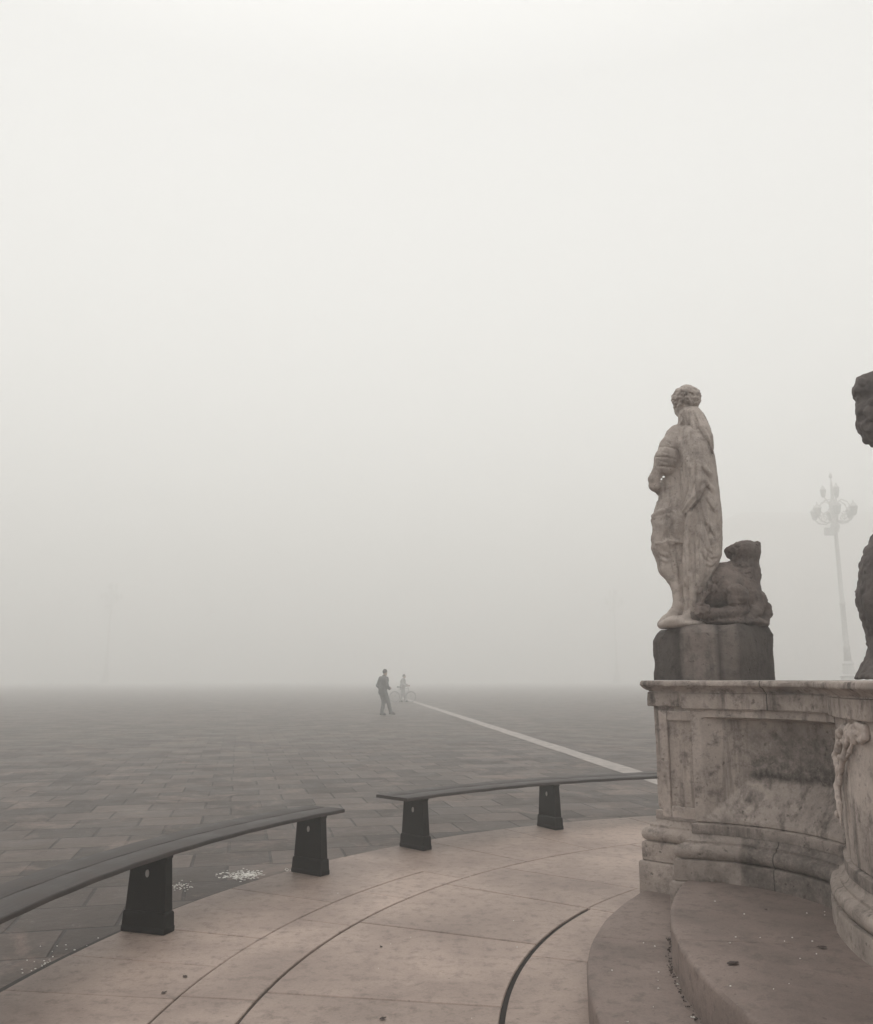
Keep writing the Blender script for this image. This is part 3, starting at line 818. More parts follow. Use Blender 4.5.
# head cloth: ribbons falling from under the curls over the right shoulder
k = SDF(S(665, 480, 0) * [1, 0, 1] + [0, DY - .28, 0], S(722, 400, 0) * [1, 0, 1] + [0, DY + .2, 0], .005, 1.03)
VRW = rows([(409, 680, 698, .0, .070), (415, 679, 701, -.02, .088), (424, 680.5, 705, -.03, .105), (434, 684, 707, -.05, .125), (444, 691, 708.5, -.06, .128), (452, 697, 708, -.075, .11), (460, 701, 706, -.10, .06)])
k.loft(VRW, 0, fold=(9, .004, 1.2, 2.0))
for pts in ([(684, 411), (684, 420), (680, 430)], [(690, 410), (694, 425), (699, 442), (703, 457)], [(696, 411), (701, 424), (706, 440)]): ridge_on(k, VRW, pts, [.007, .012, .012, .008][:len(pts)], .35, .014)
for pts in ([(687, 411), (689, 426), (694, 441)], [(693, 411), (698, 427), (703, 444)], [(681.5, 416), (682, 425)]): cut_on(k, VRW, pts, [.004, .008, .005][:len(pts)], -.1)
ridge_on(k, 0, [(683, 428), (688, 433), (693, 439)], [.010, .014, .009], .2, .012)
cut_on(k, 0, [(683, 433), (688, 438), (691, 441)], [.004, .008, .004])
cut_on(k, 0, [(690, 441), (695, 448), (699, 454)], [.006, .014, .005])
k.noise(.0025, 30)
k.build('head_cloth', M['statue'], st)

# ------------------------------------------------------------------ lion resting behind the figure
LY = 5.46
def Q(x, y, dy=0): return px(x, y, LY + dy)
lr = Q(733, 624, .05)
l = SDF(Q(688, 640, 0) * [1, 0, 1] + [0, LY - .26, 0], Q(780, 530, 0) * [1, 0, 1] + [0, LY + .30, 0], .005, 1.03)
l.chain([Q(712, 592, .04), Q(724, 590, .02), Q(741, 594, .02)], [.115, .135, .115], .03)     # trunk
l.chain([Q(743, 592, .03), Q(744.5, 574, .04), Q(745, 558, .04)], [.105, .092, .086], .03)                          # chest and neck
l.chain([Q(712, 572, .04), Q(728, 571, .03)], [.05, .06], .04)
l.ell(Q(745.5, 552, .04), (.092, .105, .076), .02)                                                                    # head
l.ell(Q(733, 551.5, .06), (.052, .055, .04), .025); l.ell(Q(729, 549.5, .07), (.02, .04, .016), .012)
l.ell(Q(731, 556, .07), (.028, .04, .018), .012)
l.ell(Q(757.5, 545.5, .0), (.024, .02, .032), .012); l.ell(Q(737, 544.5, .10), (.02, .02, .018), .014)
l.ell(Q(756, 547, -.025), (.008, .012, .014), .006, 's')
l.cap(Q(731.5, 553.5, .02), Q(736, 555, -.03), .006, .005, .006, 's')
l.ell(Q(737, 548.5, -.035), (.010, .02, .007), .006, 's')
for i in range(48):                                                                                                  # shaggy mane
    q = random.uniform(0, 1); x = 699 + 24 * q + random.uniform(-3, 3); y = 606 - 34 * math.sin(q * 1.9) + random.uniform(-6, 22) * (1 - .6 * q)
    y = min(max(y, 576), 610)
    p = Q(x, y, -.05 - .09 * math.sin(math.pi * min(1, q + .25))); l.cap(p, p + np.array([-.012, -.006, -.026]), .015, .008, .008)
l.ell(Q(737, 597, -.13), (.066, .055, .080), .014)                                                                   # haunch
l.chain([Q(744, 609, -.12), Q(730, 612, -.13), Q(715, 613, -.12), Q(703, 613, -.10)], [.036, .034, .032, .04], .016)  # hind foot
l.chain([Q(757, 600, -.02), Q(755, 612, -.06), Q(746, 619, -.10), Q(738, 620, -.12)], [.06, .044, .034, .03], .018)
l.chain([Q(740, 608, -.17), Q(748, 601, -.16), Q(747, 590, -.155), Q(741, 585, -.155)], .009, .008, 's')
l.chain([Q(758, 606, .0), Q(766, 607, .0), Q(768, 614, -.01), Q(764, 622, -.03), Q(757, 623, -.05)], [.03, .028, .026, .026, .02], .014)
l.chain([Q(697, 600, -.0), Q(694, 612, -.0), Q(694, 618, -.02)], [.04, .03, .034], .03)
l.ell(Q(729, 623, .03), (.225, .19, .034), .02)
l.ell(Q(754, 624, .0), (.075, .12, .026), .02)
cut_on(l, 0, [(730, 606), (740, 606), (747, 600), (747, 591), (741, 585), (733, 586)], [.005, .008, .010, .010, .008, .004], -.1, .01)
ridge_on(l, 0, [(730, 590), (737, 588), (744, 592), (744, 600)], [.012, .016, .016, .010], .4, .03)
for pts in ([(729, 553), (734, 555)], [(734, 547), (738, 547.5)]): cut_on(l, 0, pts, .006)
cut_on(l, 0, [(733, 565), (742, 568), (754, 566)], [.004, .009, .004])
for x in (700, 704.5, 709): cut_on(l, 0, [(x, 611), (x + .5, 617)], .004)
for x in (741, 745): cut_on(l, 0, [(x, 618), (x - .5, 622)], .004)
l.noise(.003, 24); l.noise(.003, 60); l.noise(.002, 110)
l.d[:, :, l.ax[2] < ztop - .016] = 9
lion = thing('stone_lion', 'small dark carved lion crouching beside the draped statue, head turned left', 'lion statue', tuple(lr))
l.build('body', M['lion'], lion)

# ------------------------------------------------------------------ second sculpture, cut by the picture's right edge
RY = 5.55
def T(x, y, dy=0): return px(x + 4, y - (3 if y < 460 else 0), RY + dy)
s = SDF(T(848, 684, 0) * [1, 0, 1] + [0, RY - .42, 0], T(968, 366, 0) * [1, 0, 1] + [0, RY + .45, 0], .0085)
def trow(lst): 
    out = []
    for (y, xl, xr, ry) in lst:
        a_, b_ = T(xl, y), T(xr, y); out.append((a_[2], (a_[0] + b_[0]) / 2, RY, (b_[0] - a_[0]) / 2, ry))
    return out
s.loft(trow([(520, 885, 945, .2), (533, 872, 950, .25), (548, 864.5, 955, .28), (570, 860, 958, .30), (592, 857.5, 958, .31), (604, 857.5, 957, .31), (618, 861, 955, .29), (632, 866.5, 951, .27), (645, 868, 950, .26), (656, 866, 952, .27), (666, 862, 956, .29), (678, 857, 960, .32)]), 0)
for i in range(17):                                                                                                  # carved tufts ringing the lower part
    y = 536 + i * 8
    s.chain([T(856, y + 10, -.10), T(866, y + 4, -.24), T(882, y, -.31), T(905, y + 3, -.34)], .010, .010, 's')
s.loft(trow([(425, 885, 935, .16), (450, 888, 940, .18), (490, 886, 944, .2), (525, 884, 946, .2)]), .04)
s.chain([T(900, 445), T(896, 430)], [.14, .12], .04)
def T2(x, y, dy=0): return px(x + 1.5, y, RY + dy)
up = SDF(s.lo, s.lo + s.h * 2, s.h); up.n, up.ax, up.d = s.n, s.ax, np.full_like(s.d, 9)
rw = []
for (y, xl, xr, ry) in ((371, 872, 900, .10), (376, 859, 908, .15), (385, 854.5, 912, .19), (397, 857.5, 915, .20), (403, 857.5, 915, .20), (412, 856, 914, .20), (421, 857, 912, .19), (428, 859, 908, .17), (435, 865, 904, .14), (443, 874, 898, .10)):
    a_, b_ = T2(xl, y), T2(xr, y); rw.append((a_[2], (a_[0] + b_[0]) / 2, RY, (b_[0] - a_[0]) / 2, ry))
up.loft(rw, 0, fold=(5, .012, .7, 6))
for i in range(40):
    p_ = front(up, random.uniform(858, 905), random.uniform(375, 440))
    if p_ is not None: up.ell(p_, (random.uniform(.02, .04),) * 3, .015, random.choice('us'))
up.chain([T2(852, 394, -.05), T2(858, 397.5, -.13), T2(864, 402, -.17), T2(874, 411, -.20), T2(884, 420, -.21)], [.012, .013, .014, .013, .012], .004, 's')
up.chain([T2(852, 394, .1), T2(858, 398, -.1)], .014, .004, 's')
s.d = np.minimum(s.d, up.d)
s.noise(.012, 16); s.noise(.008, 40)
s.d[:, :, s.ax[2] < 1.405] = 9
rs = thing('stone_sculpture', 'dark pitted stone sculpture with carved ridges, cut off by the right edge', 'sculpture', tuple(T(905, 680)))
s.build('body', M['rock'], rs)

# ------------------------------------------------------------------ benches
BR = 5.99
def make_bench(mid, label, out=0.0, turn=0.0):
    root = thing('curved_bench', label, 'bench', pol(BR + out, mid) + (0,), R(mid + turn), 'curved benches round the terrace')
    half_a = 17.95
    # local frame: x outwards, y along; arc centre at (-BR, 0)
    def lp(r, q, z): return (r * math.cos(R(q)) - BR, r * math.sin(R(q)), z)
    for (ra, rb, qa) in ((5.845, 6.04, .0), (6.046, 6.225, .1)):
        n = 70; prof = [(ra, .414), (ra, .433), (ra + .003, .438), (ra + .008, .44), ((ra + rb) / 2, .4405), (rb - .008, .44), (rb - .003, .438), (rb, .433), (rb, .414)]
        V, F, UV = [], [], []
        for i in range(n + 1):
            q = -half_a + qa + (2 * half_a - 2 * qa) * i / n
            for j, (r_, z_) in enumerate(prof): V.append(lp(r_, q, z_ + .0012 * math.sin(i * .9 + ra * 9))); UV.append((R(q) * 6, r_))
        P = len(prof)
        for i in range(n):
            for j in range(P): 
                j2 = (j + 1) % P; F.append((i * P + j, i * P + j2, (i + 1) * P + j2, (i + 1) * P + j))
        F += [tuple(range(P - 1, -1, -1)), tuple(n * P + j for j in range(P))]
        me_v = np.array(V) + np.array(root.location)
        link('seat_plank', me_v, F, M['timber'], root, True, uv=UV, edgesplit=50)
    for q in (-15.7, 0, 15.7):
        def xf(x, y, z): 
            c_, s_ = math.cos(R(q)), math.sin(R(q)); X = (BR - .02 + x) * c_ - y * s_ - BR; Y = (BR - .02 + x) * s_ + y * c_; return (X, Y, z)
        # tapering panel with a heavier foot and a top flange
        mbp = MB()
        secs = [(.136, .036, .115), (.128, .033, .25), (.118, .032, .398), (.124, .0335, .401), (.124, .0335, .4135)]
        V, F = [], []
        for (w_, t_, z_) in secs: V += [xf(-w_, -t_, z_), xf(w_, -t_, z_), xf(w_, t_, z_), xf(-w_, t_, z_)]
        for i in range(len(secs) - 1):
            for k_ in range(4): F.append((i * 4 + k_, i * 4 + (k_ + 1) % 4, (i + 1) * 4 + (k_ + 1) % 4, (i + 1) * 4 + k_))
        F += [(3, 2, 1, 0), tuple(len(V) - 4 + k_ for k_ in range(4))]
        sp = link('support', np.array(V) + np.array(root.location), F, M['iron'], root)
        m = sp.modifiers.new('bevel', 'BEVEL'); m.width = .005; m.segments = 2
        V, F = [], []
        secs = [(.149, .050, .001), (.149, .050, .03), (.146, .047, .036), (.144, .044, .106), (.138, .038, .1145)]
        for (w_, t_, z_) in secs: V += [xf(-w_, -t_, z_), xf(w_, -t_, z_), xf(w_, t_, z_), xf(-w_, t_, z_)]
        for i in range(len(secs) - 1):
            for k_ in range(4): F.append((i * 4 + k_, i * 4 + (k_ + 1) % 4, (i + 1) * 4 + (k_ + 1) % 4, (i + 1) * 4 + k_))
        F += [(3, 2, 1, 0), tuple(len(V) - 4 + k_ for k_ in range(4))]
        ft = link('foot', np.array(V) + np.array(root.location), F, M['iron'], sp)
        m = ft.modifiers.new('bevel', 'BEVEL'); m.width = .005; m.segments = 2
        V = []; N_ = 16                                                       # added pale disc on both faces, standing in for an oval through-hole
        for t_ in (-.0365, .0365):
            for k_ in range(N_): V.append(xf(.012 * math.cos(2 * math.pi * k_ / N_), t_, .318 + .021 * math.sin(2 * math.pi * k_ / N_)))
        F = [tuple(range(N_)), tuple(range(2 * N_ - 1, N_ - 1, -1))] + [(k_, N_ + k_, N_ + (k_ + 1) % N_, (k_ + 1) % N_) for k_ in range(N_)]
        link('oval_hole_disc', np.array(V) + np.array(root.location), F, M['cap'], sp)
    return root
make_bench(163.1, 'dark curved bench nearest the camera, running out of the left edge of the picture', .05, -1.4)
make_bench(120.1, 'dark curved bench farther away, ending behind the fountain wall')

# ------------------------------------------------------------------ people
def person(label, loc, rot, m_top, m_leg, pose, height=1.8):
    root = thing('person', label, 'person', loc, rot)
    off = np.array(root.location)
    f = height / 1.8
    J = {k_: np.array(v_) * f for k_, v_ in pose.items()}
    def new(h=.011): return SDF((-.75, -.5, -.02), (.75, .5, 1.9 * f), h)
    s = new()
    s.chain([J['pel'], J['chest']], [.125, .15], .05); s.cap(J['chest'] + [0, .09, 0], J['chest'] - [0, .09, 0], .11, .11, .05)
    s.cap(J['neck'] - [0, 0, .06], J['head'] - [0, 0, .02], .055, .055, .03)
    s.ell(J['head'], (.095, .075, .118), .02); fd = np.array([1., 0, -.35 if pose.get('down') is not None else 0]); fd /= np.linalg.norm(fd)
    s.ell(J['head'] + fd * .092 + [0, 0, -.01], (.02, .013, .022), .012); s.ell(J['head'] + fd * .06 + [0, 0, -.09], (.035, .035, .03), .02)
    for sg in (1, -1):
        s.ell(J['head'] + [-.005, sg * .077, -.005], (.02, .012, .03), .008)
        s.ell(J['head'] + fd * .088 + [0, sg * .032, .02], (.012, .012, .009), .006, 's')
    s.cap(J['head'] + fd * .095 + [0, .02, -.055], J['head'] + fd * .095 + [0, -.02, -.055], .005, .005, .005, 's')
    for sd in ('l', 'r'):
        s.chain([J['hip' + sd], J['knee' + sd], J['ank' + sd]], [.085, .06, .042], .03)
        s.chain([J['ank' + sd], J['toe' + sd]], [.045, .035], .03)
        s.chain([J['sh' + sd], J['elb' + sd], J['wr' + sd]], [.058, .043, .031], .03)
        w = J['wr' + sd]; dr = J['hand' + sd]; dr = dr / np.linalg.norm(dr); up = np.array([0, 1., 0]); sdv = np.cross(dr, up); sdv /= np.linalg.norm(sdv)
        palm = w + dr * .075; s.cap(w + dr * .02, palm, .030, .034, .015)
        for i, ln in enumerate((.062, .072, .068, .052)):
            base = palm + sdv * (.028 - .019 * i); mid = base + dr * ln * .55; tip = mid + (dr * .7 + up * (-.5 if sd == 'l' else .5)) * ln * .5
            s.chain([base, mid, tip], [.0105, .010, .009], .004)
        s.chain([w + dr * .04 + sdv * .025, w + dr * .07 + sdv * .052, w + dr * .10 + sdv * .055], [.013, .011, .010], .006)
    V, F = s.mesh(); link('body', V + off, F, M['skin'], root, True)
    s = new(.013)                                                             # jacket
    s.chain([J['pel'] + [0, 0, -.08], J['pel'] + [0, 0, .08], J['chest']], [.18, .17, .175], .05)
    s.cap(J['chest'] + [0, .13, .02], J['chest'] + [0, -.13, .02], .14, .14, .05); s.cap(J['chest'], J['neck'] + [0, 0, -.01], .12, .08, .04)
    for sd in ('l', 'r'): s.chain([J['sh' + sd], J['elb' + sd], J['wr' + sd]], [.085, .068, .052], .035)
    s.noise(.008, 14)
    V, F = s.mesh(); link('jacket', V + off, F, m_top, root, True)
    s = new(.013)                                                             # trousers
    s.cap(J['hipl'] + [0, 0, .03], J['hipr'] + [0, 0, .03], .115, .115, .04)
    for sd in ('l', 'r'): s.chain([J['hip' + sd], J['knee' + sd], J['ank' + sd] + [0, 0, -.02]], [.11, .085, .07], .03)
    s.noise(.006, 14)
    V, F = s.mesh(); link('trousers', V + off, F, m_leg, root, True)
    for sd in ('l', 'r'):
        s = new(.011); a_ = J['ank' + sd]; t_ = J['toe' + sd]; back = (a_ - t_) * [1, 1, 0]; back = back / (np.linalg.norm(back) + 1e-6) * .05
        s.chain([a_ + back + [0, 0, -.045], (a_ + t_) / 2 + [0, 0, -.01], t_], [.044, .052, .042], .025); s.cap(a_, a_ + [0, 0, .03], .06, .055, .02)
        s.d[:, :, s.ax[2] < -.004] = 9
        V, F = s.mesh(); link('shoe', V + off, F, M['shoe'], root, True)
    s = new(.011)                                                             # short hair
    s.ell(J['head'] + [-.012, 0, .028], (.102, .085, .108), .01); s.ell(J['head'] + fd * .09 + [.02, 0, -.05], (.085, .09, .095), .01, 's')
    V, F = s.mesh(); link('hair', V + off, F, M['hair'], root, True)
    # copies never needed: two people, two builds
    return root
walk = dict(pel=(0, 0, .96), chest=(.03, 0, 1.34), neck=(.055, 0, 1.50), head=(.10, 0, 1.655), hipl=(0, .1, .93), hipr=(0, -.1, .93),
            kneel=(.12, .10, .51), ankl=(.03, .10, .10), toel=(.19, .11, .04), kneer=(.19, -.10, .53), ankr=(.33, -.10, .12), toer=(.48, -.11, .06),
            shl=(.03, .20, 1.42), elbl=(-.06, .27, 1.14), wrl=(.13, .22, .97), handl=(.9, -.2, .05), shr=(.03, -.20, 1.42), elbr=(.0, -.28, 1.14), wrr=(.19, -.18, 1.02), handr=(.9, .3, .1), down=(0, 0, 0))
def gp(x, y): 
    u = (512 - y) / FPX; d = np.array([(x - 436.5) / FPX, math.cos(PITCH) - u * math.sin(PITCH), math.sin(PITCH) + u * math.cos(PITCH)])
    t_ = (PZ - CAM_H) / d[2]; return d[0] * t_, d[1] * t_
x, y = gp(382.5, 715.5)
person('person in dark clothes walking across the foggy square with head bowed', (x, y, PZ), R(38), M['jacket'], M['jeans'], walk, 1.87)
hold = dict(walk); hold.update(kneel=(.10, .10, .52), ankl=(.16, .10, .10), toel=(.31, .10, .04), kneer=(.02, -.10, .52), ankr=(-.12, -.10, .10), toer=(.04, -.10, .04),
            elbl=(.08, .26, 1.16), wrl=(.30, .24, 1.05), handl=(1, 0, -.1), elbr=(.08, -.27, 1.16), wrr=(.30, -.30, 1.05), handr=(1, 0, -.1)); hold.pop('down')
x2, y2 = gp(402.5, 702)
person('faint grey person in the fog pushing a bicycle', (x2, y2, PZ), R(-14), M['coat'], M['coat'], hold, 1.76)

# bicycle
bk = thing('bicycle', 'faint bicycle in the fog, pushed by the farther person', 'bicycle', (x2 + .03, y2 - .45, PZ), R(-8))
def bike():
    wr = .335; A = np.array([-.52, 0, wr]); Bw = np.array([.53, 0, wr]); bb = np.array([-.08, 0, .29]); seat = np.array([-.22, 0, .86]); hd = np.array([.36, 0, .86]); hb = np.array([.40, 0, .72])
    for c in (A, Bw):
        m = MB(); m.ring(c, wr - .018, .018, (0, 1, 0), 40, 8)
        w_ = m.build('wheel', M['rubber'], bk, True, local=True)
        m = MB(); m.ring(c, wr - .042, .009, (0, 1, 0), 40, 6)
        for i in range(18):
            q = 2 * math.pi * i / 18; m.tube([c + np.array([0, .02 * (-1) ** i, 0]), c + np.array([(wr - .045) * math.cos(q), 0, (wr - .045) * math.sin(q)])], .0018, 4)
        m.tube([c - [0, .04, 0], c + [0, .04, 0]], .018, 8)
        link('rim', np.array(m.v) + np.array(bk.location), m.f, M['steel'], w_, True)
    m = MB()
    for p, q, r_ in ((bb, seat, .016), (bb, hb, .018), (seat * .96 + bb * .04, hd, .016), (A + [0, .03, 0], bb, .010), (A + [0, .03, 0], seat, .009), (A - [0, .03, 0], bb, .010), (A - [0, .03, 0], seat, .009), (hd + [-.02, 0, .06], hb, .018), (hb, Bw + [0, .04, 0], .012), (hb, Bw - [0, .04, 0], .012)): m.tube([p, q], r_, 8)
    m.build('frame', M['frame'], bk, True, local=True)
    m = MB(); m.tube([hd + [-.02, 0, .05], hd + [-.05, 0, .14]], .012); m.tube([hd + [-.20, .28, .16], hd + [-.08, .22, .16], hd + [-.04, .05, .14], hd + [-.04, -.05, .14], hd + [-.08, -.22, .16], hd + [-.20, -.28, .16]], .011)
    m.build('handlebar', M['steel'], bk, True, local=True)
    s = SDF((-.45, -.12, .84), (.0, .12, 1.0), .008); s.chain([(-.33, 0, .93), (-.24, 0, .93), (-.10, 0, .93)], [.065, .05, .022], .02); s.d[:, :, s.ax[2] < .905] = 9
    V, F = s.mesh(); link('saddle', V + np.array(bk.location), F, M['shoe'], bk, True)
    m = MB(); m.tube([seat, seat + [-.02, 0, .06]], .012); m.build('seat_post', M['steel'], bk, local=True)
    m = MB(); m.ring(bb, .08, .006, (0, 1, 0), 24, 5); m.tube([bb + [0, .07, 0], bb + [.10, .07, -.13]], .010); m.tube([bb - [0, .07, 0], bb - [.10, .07, -.13]], .010); m.box(bb + [.10, .11, -.13], (.09, .08, .02)); m.box(bb - [.10, .11, -.13], (.09, .08, .02))
    m.build('crank', M['steel'], bk, local=True)
    m = MB()
    for c in (A, Bw): m.tube([c + (wr + .02) * np.array([math.cos(R(q)), 0, math.sin(R(q))]) for q in range(20, 171, 15)], .014, 6)
    m.build('mudguard', M['frame'], bk, True, local=True)
bike()

# ------------------------------------------------------------------ lamp standards
def lamp_post(loc, label, sc_=1.80):
    root = thing('street_lamp', label, 'street lamp', loc, 0, 'tall candelabra lamps round the square')
    o = np.array([0, 0, 0.])
    m = MB(); m.lathe(o, [(.62, 0), (.62, .25), (.5, .3), (.46, .9), (.52, .98), (.38, 1.1), (.30, 1.6), (.34, 1.7), (.24, 1.85)], 12); m.build('base', M['lamp'], root, local=True)
    m = MB(); m.lathe(o, [(.22, 1.85), (.18, 2.6), (.21, 2.66), (.16, 2.75), (.145, 5.2), (.19, 5.25), (.19, 5.32), (.135, 5.4), (.115, 9.6), (.20, 9.75), (.28, 10.05), (.24, 10.2), (.14, 10.35), (.22, 10.9), (.26, 11.6), (.12, 11.75), (.07, 12.6), (.02, 13.1)], 14); m.build('pole', M['lamp'], root, True, local=True)
    for i in range(6):
        q = 2 * math.pi * i / 6 + .25; dx = np.array([math.cos(q), math.sin(q), 0]); Z = np.array([0, 0, 1.])
        m = MB(); m.tube([dx * .2 + Z * 10.4, dx * .55 + Z * 10.25, dx * .95 + Z * 10.35, dx * 1.18 + Z * 10.62], .045, 6)
        m.tube([dx * .2 + Z * 11.5, dx * .5 + Z * 11.7, dx * .85 + Z * 11.5, dx * 1.05 + Z * 11.1, dx * .8 + Z * 10.8, dx * .55 + Z * 10.95], .035, 6)
        m.ring(dx * .62 + Z * 10.62, .16, .03, np.cross(dx, Z), 14, 5)
        m.build('arm', M['lamp'], root, True, local=True)
        c = dx * 1.18
        m = MB(); m.lathe(c, [(.10, 10.62), (.17, 10.72), (.24, 11.12), (.06, 11.13)], 8); ln = m.build('lantern', M['lampglass'], root, local=True)
        m = MB(); m.lathe(c, [(.27, 11.13), (.25, 11.18), (.12, 11.34), (.05, 11.4), (.02, 11.55)], 8); link('lantern_cap', np.array(m.v) + np.array(root.location), m.f, M['lamp'], ln)
    for i in range(3):
        q = 2 * math.pi * i / 3 + .6; dx = np.array([math.cos(q), math.sin(q), 0]); Z = np.array([0, 0, 1.])
        m = MB(); m.tube([Z * 11.8, dx * .3 + Z * 11.75, dx * .5 + Z * 11.95], .035, 6); m.build('arm', M['lamp'], root, True, local=True)
        c = dx * .5; m = MB(); m.lathe(c, [(.08, 11.95), (.13, 12.03), (.19, 12.38), (.05, 12.39)], 8); ln = m.build('lantern', M['lampglass'], root, local=True)
        m = MB(); m.lathe(c, [(.21, 12.39), (.1, 12.55), (.02, 12.72)], 8); link('lantern_cap', np.array(m.v) + np.array(root.location), m.f, M['lamp'], ln)
    m = MB(); m.lathe(o, [(.02, 13.1), (.10, 13.16), (.12, 13.25), (.08, 13.34), (.015, 13.5)], 8); m.build('finial', M['lamp'], root, True, local=True)
    m = MB(); m.box((-.42, -.1, 9.72), (.56, .3, .46)); m.tube([(-.15, 0, 9.72), (0, 0, 9.72)], .04); m.build('floodlight', M['lamp'], root, bevel=.02, local=True)
    root.scale = (sc_, sc_, sc_)
    return root
p = px(849.5, 679, 92); lamp0 = lamp_post((p[0], 92, PZ), 'tall ornate lamp standard with many lanterns, nearest the foggy building on the right')
for (x, Y, lab) in ((105.5, 225, 'barely visible lamp standard lost in the fog far to the left'), (617, 240, 'barely visible lamp standard in the fog just left of the statue pedestal')):
    c = copy_tree(lamp0); p = px(x, 679, Y); c.location = (p[0], Y, PZ); c.scale = (2.1,) * 3; c['label'] = lab

# ------------------------------------------------------------------ palace dissolving in the fog at the right
BX, BY, BW, BD, BHt = 93.0, 262.0, 80.0, 18.0, 50.0
pal = thing('palace', 'large pinkish palace front almost dissolved in the fog behind the ornate lamp', 'building', (BX + BW / 2, BY + BD / 2, PZ))
m = MB(); m.box((BX + BW / 2, BY + BD / 2, PZ + BHt / 2), (BW, BD, BHt)); m.build('wall', M['facade'], pal)
m = MB(); m.box((BX + BW / 2, BY + BD / 2, PZ + BHt + .35), (BW + 1.4, BD + 1.4, .7)); m.box((BX + BW / 2, BY + BD / 2, PZ + BHt + 1.2), (BW + .4, BD + .4, 1.0)); m.build('cornice', M['trimstone'], pal, bevel=.08)
m = MB(); m.box((BX + BW / 2, BY - .18, PZ + 6.3), (BW + .3, .36, .5)); m.box((BX + BW / 2, BY - .18, PZ + 13.4), (BW + .3, .36, .4)); m.build('string_course', M['trimstone'], pal)
V = [(BX, BY, 0), (BX + BW, BY, 0), (BX + BW, BY + BD, 0), (BX, BY + BD, 0), (BX + 6, BY + 7, 3.2), (BX + BW - 6, BY + 7, 3.2), (BX + BW - 6, BY + BD - 7, 3.2), (BX + 6, BY + BD - 7, 3.2)]
link('roof', np.array(V) + [0, 0, PZ + BHt + 1.7], [(0, 1, 5, 4), (1, 2, 6, 5), (2, 3, 7, 6), (3, 0, 4, 7), (4, 5, 6, 7)], M['roof'], pal)
for fl, (z0, hh) in enumerate(((1.2, 3.9), (7.6, 4.2), (14.6, 4.2), (21.6, 3.8), (28.6, 3.8), (35.4, 3.6))):
    for i in range(15):
        xc = BX + 2.6 + i * 5.0
        m = MB()
        for sg in (-1, 1): m.box((xc + sg * 1.02, BY - .12, PZ + z0 + hh / 2), (.28, .24, hh))
        m.box((xc, BY - .17, PZ + z0 + hh + .2), (2.7, .34, .39)); m.box((xc, BY - .2, PZ + z0 - .11), (2.6, .4, .21))
        w_ = m.build('window', M['trimstone'], pal)
        m = MB(); m.box((xc, BY - .03, PZ + z0 + hh / 2), (1.75, .05, hh - .01)); link('pane', m.v, m.f, M['glass'], w_)

# ------------------------------------------------------------------ small litter
def flakes(rows_, name, mat, seed):
    rg = random.Random(seed); m = MB()
    for (x, y, z, sx_, sy_, n, big) in rows_:
        for i in range(n):
            u_ = (512 - (y + rg.gauss(0, sy_))) / FPX; r_ = (x + rg.gauss(0, sx_) - 436.5) / FPX
            d = np.array([r_, math.cos(PITCH) - u_ * math.sin(PITCH), math.sin(PITCH) + u_ * math.cos(PITCH)]); t_ = (z - CAM_H) / d[2]
            X, Y = d[0] * t_, d[1] * t_
            w = big * rg.uniform(.4, 1.0); q = rg.uniform(0, 6.3); k_ = rg.randint(4, 6); pts_ = []
            for j in range(k_):
                a_ = q + 2 * math.pi * j / k_; rr = w * rg.uniform(.6, 1.1); pts_.append((X + rr * math.cos(a_), Y + .7 * rr * math.sin(a_)))
            V = [(p_[0], p_[1], z + .001) for p_ in pts_] + [(p_[0], p_[1], z + .0025 + rg.uniform(0, .002)) for p_ in pts_]
            m.add(V, [tuple(range(k_, 2 * k_))] + [(j, (j + 1) % k_, k_ + (j + 1) % k_, k_ + j) for j in range(k_)])
    return tag(m.build(name, mat), kind='stuff')
o = flakes([(240, 876, PZ, 10, 2.2, 130, .014), (250, 874, PZ, 6, 1.5, 60, .016), (176, 932, PZ, 12, 4, 90, .009), (182, 886, PZ, 6, 2, 40, .010), (292, 870, PZ, 4, 1.2, 24, .010), (60, 968, PZ, 22, 8, 60, .007), (110, 950, PZ, 20, 6, 50, .007),
            (760, 935, .337, 45, 28, 18, .005), (694, 1004, .162, 3, 16, 14, .006), (640, 960, .162, 20, 26, 8, .005), (680, 970, .162, 2.5, 12, 14, .006), (450, 950, .002, 70, 35, 8, .004)], 'confetti_litter', M['confetti'], 5)
tag(o, 'scattered pale paper flecks on the paving and steps', 'litter')
dl = []
for i in range(46):
    q_ = 146 + i * 1.05; X_, Y_ = pol(3.118, q_); Z_ = .162
    dl.append((436.5 + FPX * X_ / (Y_ * math.cos(PITCH) + (Z_ - CAM_H) * math.sin(PITCH)), 512 - FPX * ((Z_ - CAM_H) * math.cos(PITCH) - Y_ * math.sin(PITCH)) / (Y_ * math.cos(PITCH) + (Z_ - CAM_H) * math.sin(PITCH)), Z_, 1.6, 1.6, random.randint(2, 9), .006))
o = flakes(dl, 'dirt_litter', simple('brown_dirt', (.035, .025, .02), .9, sc=60), 9)
tag(o, 'dark crumbs of dirt gathered in the corner between the two steps', 'dirt')
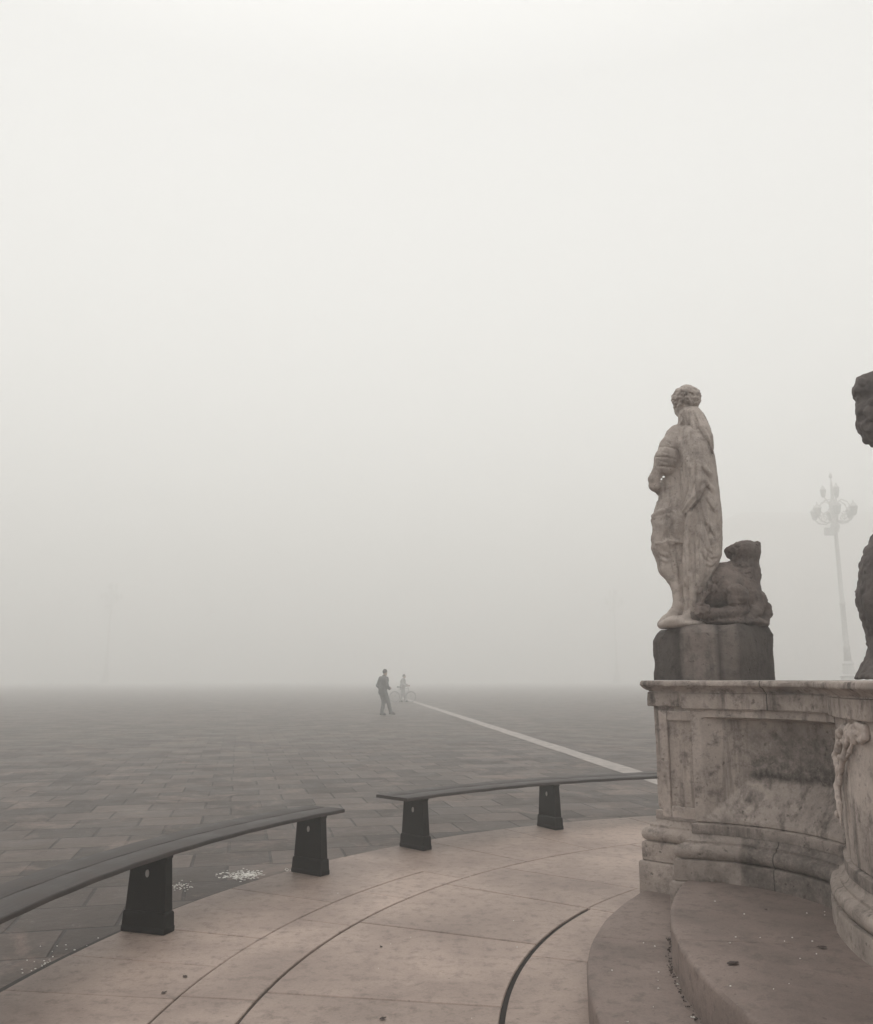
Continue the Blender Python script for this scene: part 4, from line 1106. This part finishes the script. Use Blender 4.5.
def leaf(x, y, z, size, label, seed):
    rg = random.Random(seed); u_ = (512 - y) / FPX; d = np.array([(x - 436.5) / FPX, math.cos(PITCH) - u_ * math.sin(PITCH), math.sin(PITCH) + u_ * math.cos(PITCH)]); t_ = (z - CAM_H) / d[2]
    X, Y = d[0] * t_, d[1] * t_; q = rg.uniform(0, 3.1)
    V, F = [], []; n = 8
    for i in range(n + 1):
        s_ = i / n; w = size * .32 * math.sin(math.pi * min(.97, s_ + .03)) ** .7 * rg.uniform(.7, 1.1); l_ = size * (s_ - .5)
        for k_, wz in ((-1, .35), (0, 0), (1, .3)):
            a_, b_ = l_, w * k_; V.append((X + a_ * math.cos(q) - b_ * math.sin(q), Y + a_ * math.sin(q) + b_ * math.cos(q), z + .003 + abs(wz) * w * rg.uniform(.5, 1) + .15 * size * (s_ - .5) ** 2))
    for i in range(n):
        for k_ in (0, 1): F.append((i * 3 + k_, i * 3 + k_ + 1, i * 3 + k_ + 4, i * 3 + k_ + 3))
    o = link('fallen_leaf', V, F, M['leaf'], smooth=True); m_ = o.modifiers.new('thick', 'SOLIDIFY'); m_.thickness = .0012; m_.offset = 1
    return tag(o, label, 'leaf', 'dry leaves lying about')
leaf(733, 964, .337, .055, 'dark curled leaf in the middle of the upper step', 1)
leaf(822, 948, .337, .04, 'small dark leaf on the upper step near the rounded wall base', 2)
leaf(766, 910, .337, .022, 'tiny dark leaf on the upper step close to the concave wall', 3)
leaf(383, 1019, .002, .035, 'dark leaf on the pale terrace at the bottom edge of the picture', 4)
leaf(381, 947, .002, .025, 'small dark leaf in the middle of the pale terrace', 5)
leaf(185, 977, .002, .03, 'dark leaf on the terrace between the near bench support and the long joint', 6)
leaf(164, 993, .002, .03, 'dark leaf on the terrace lying on a joint below the near bench support', 7)

# ------------------------------------------------------------------ fog
m = MB(); m.box((0, 170, 28.5), (830, 480, 59.2))
fm = bpy.data.materials.new('fog'); fm.use_nodes = True; fnt = fm.node_tree; fnt.nodes.clear()
fo = fnt.nodes.new('ShaderNodeOutputMaterial'); pv = fnt.nodes.new('ShaderNodeVolumePrincipled')
pv.inputs['Color'].default_value = (.992, .992, .978, 1); pv.inputs['Density'].default_value = .0122; pv.inputs['Anisotropy'].default_value = .25
fnt.links.new(pv.outputs[0], fo.inputs['Volume'])
hz = m.build('haze', fm); tag(hz, kind='stuff')
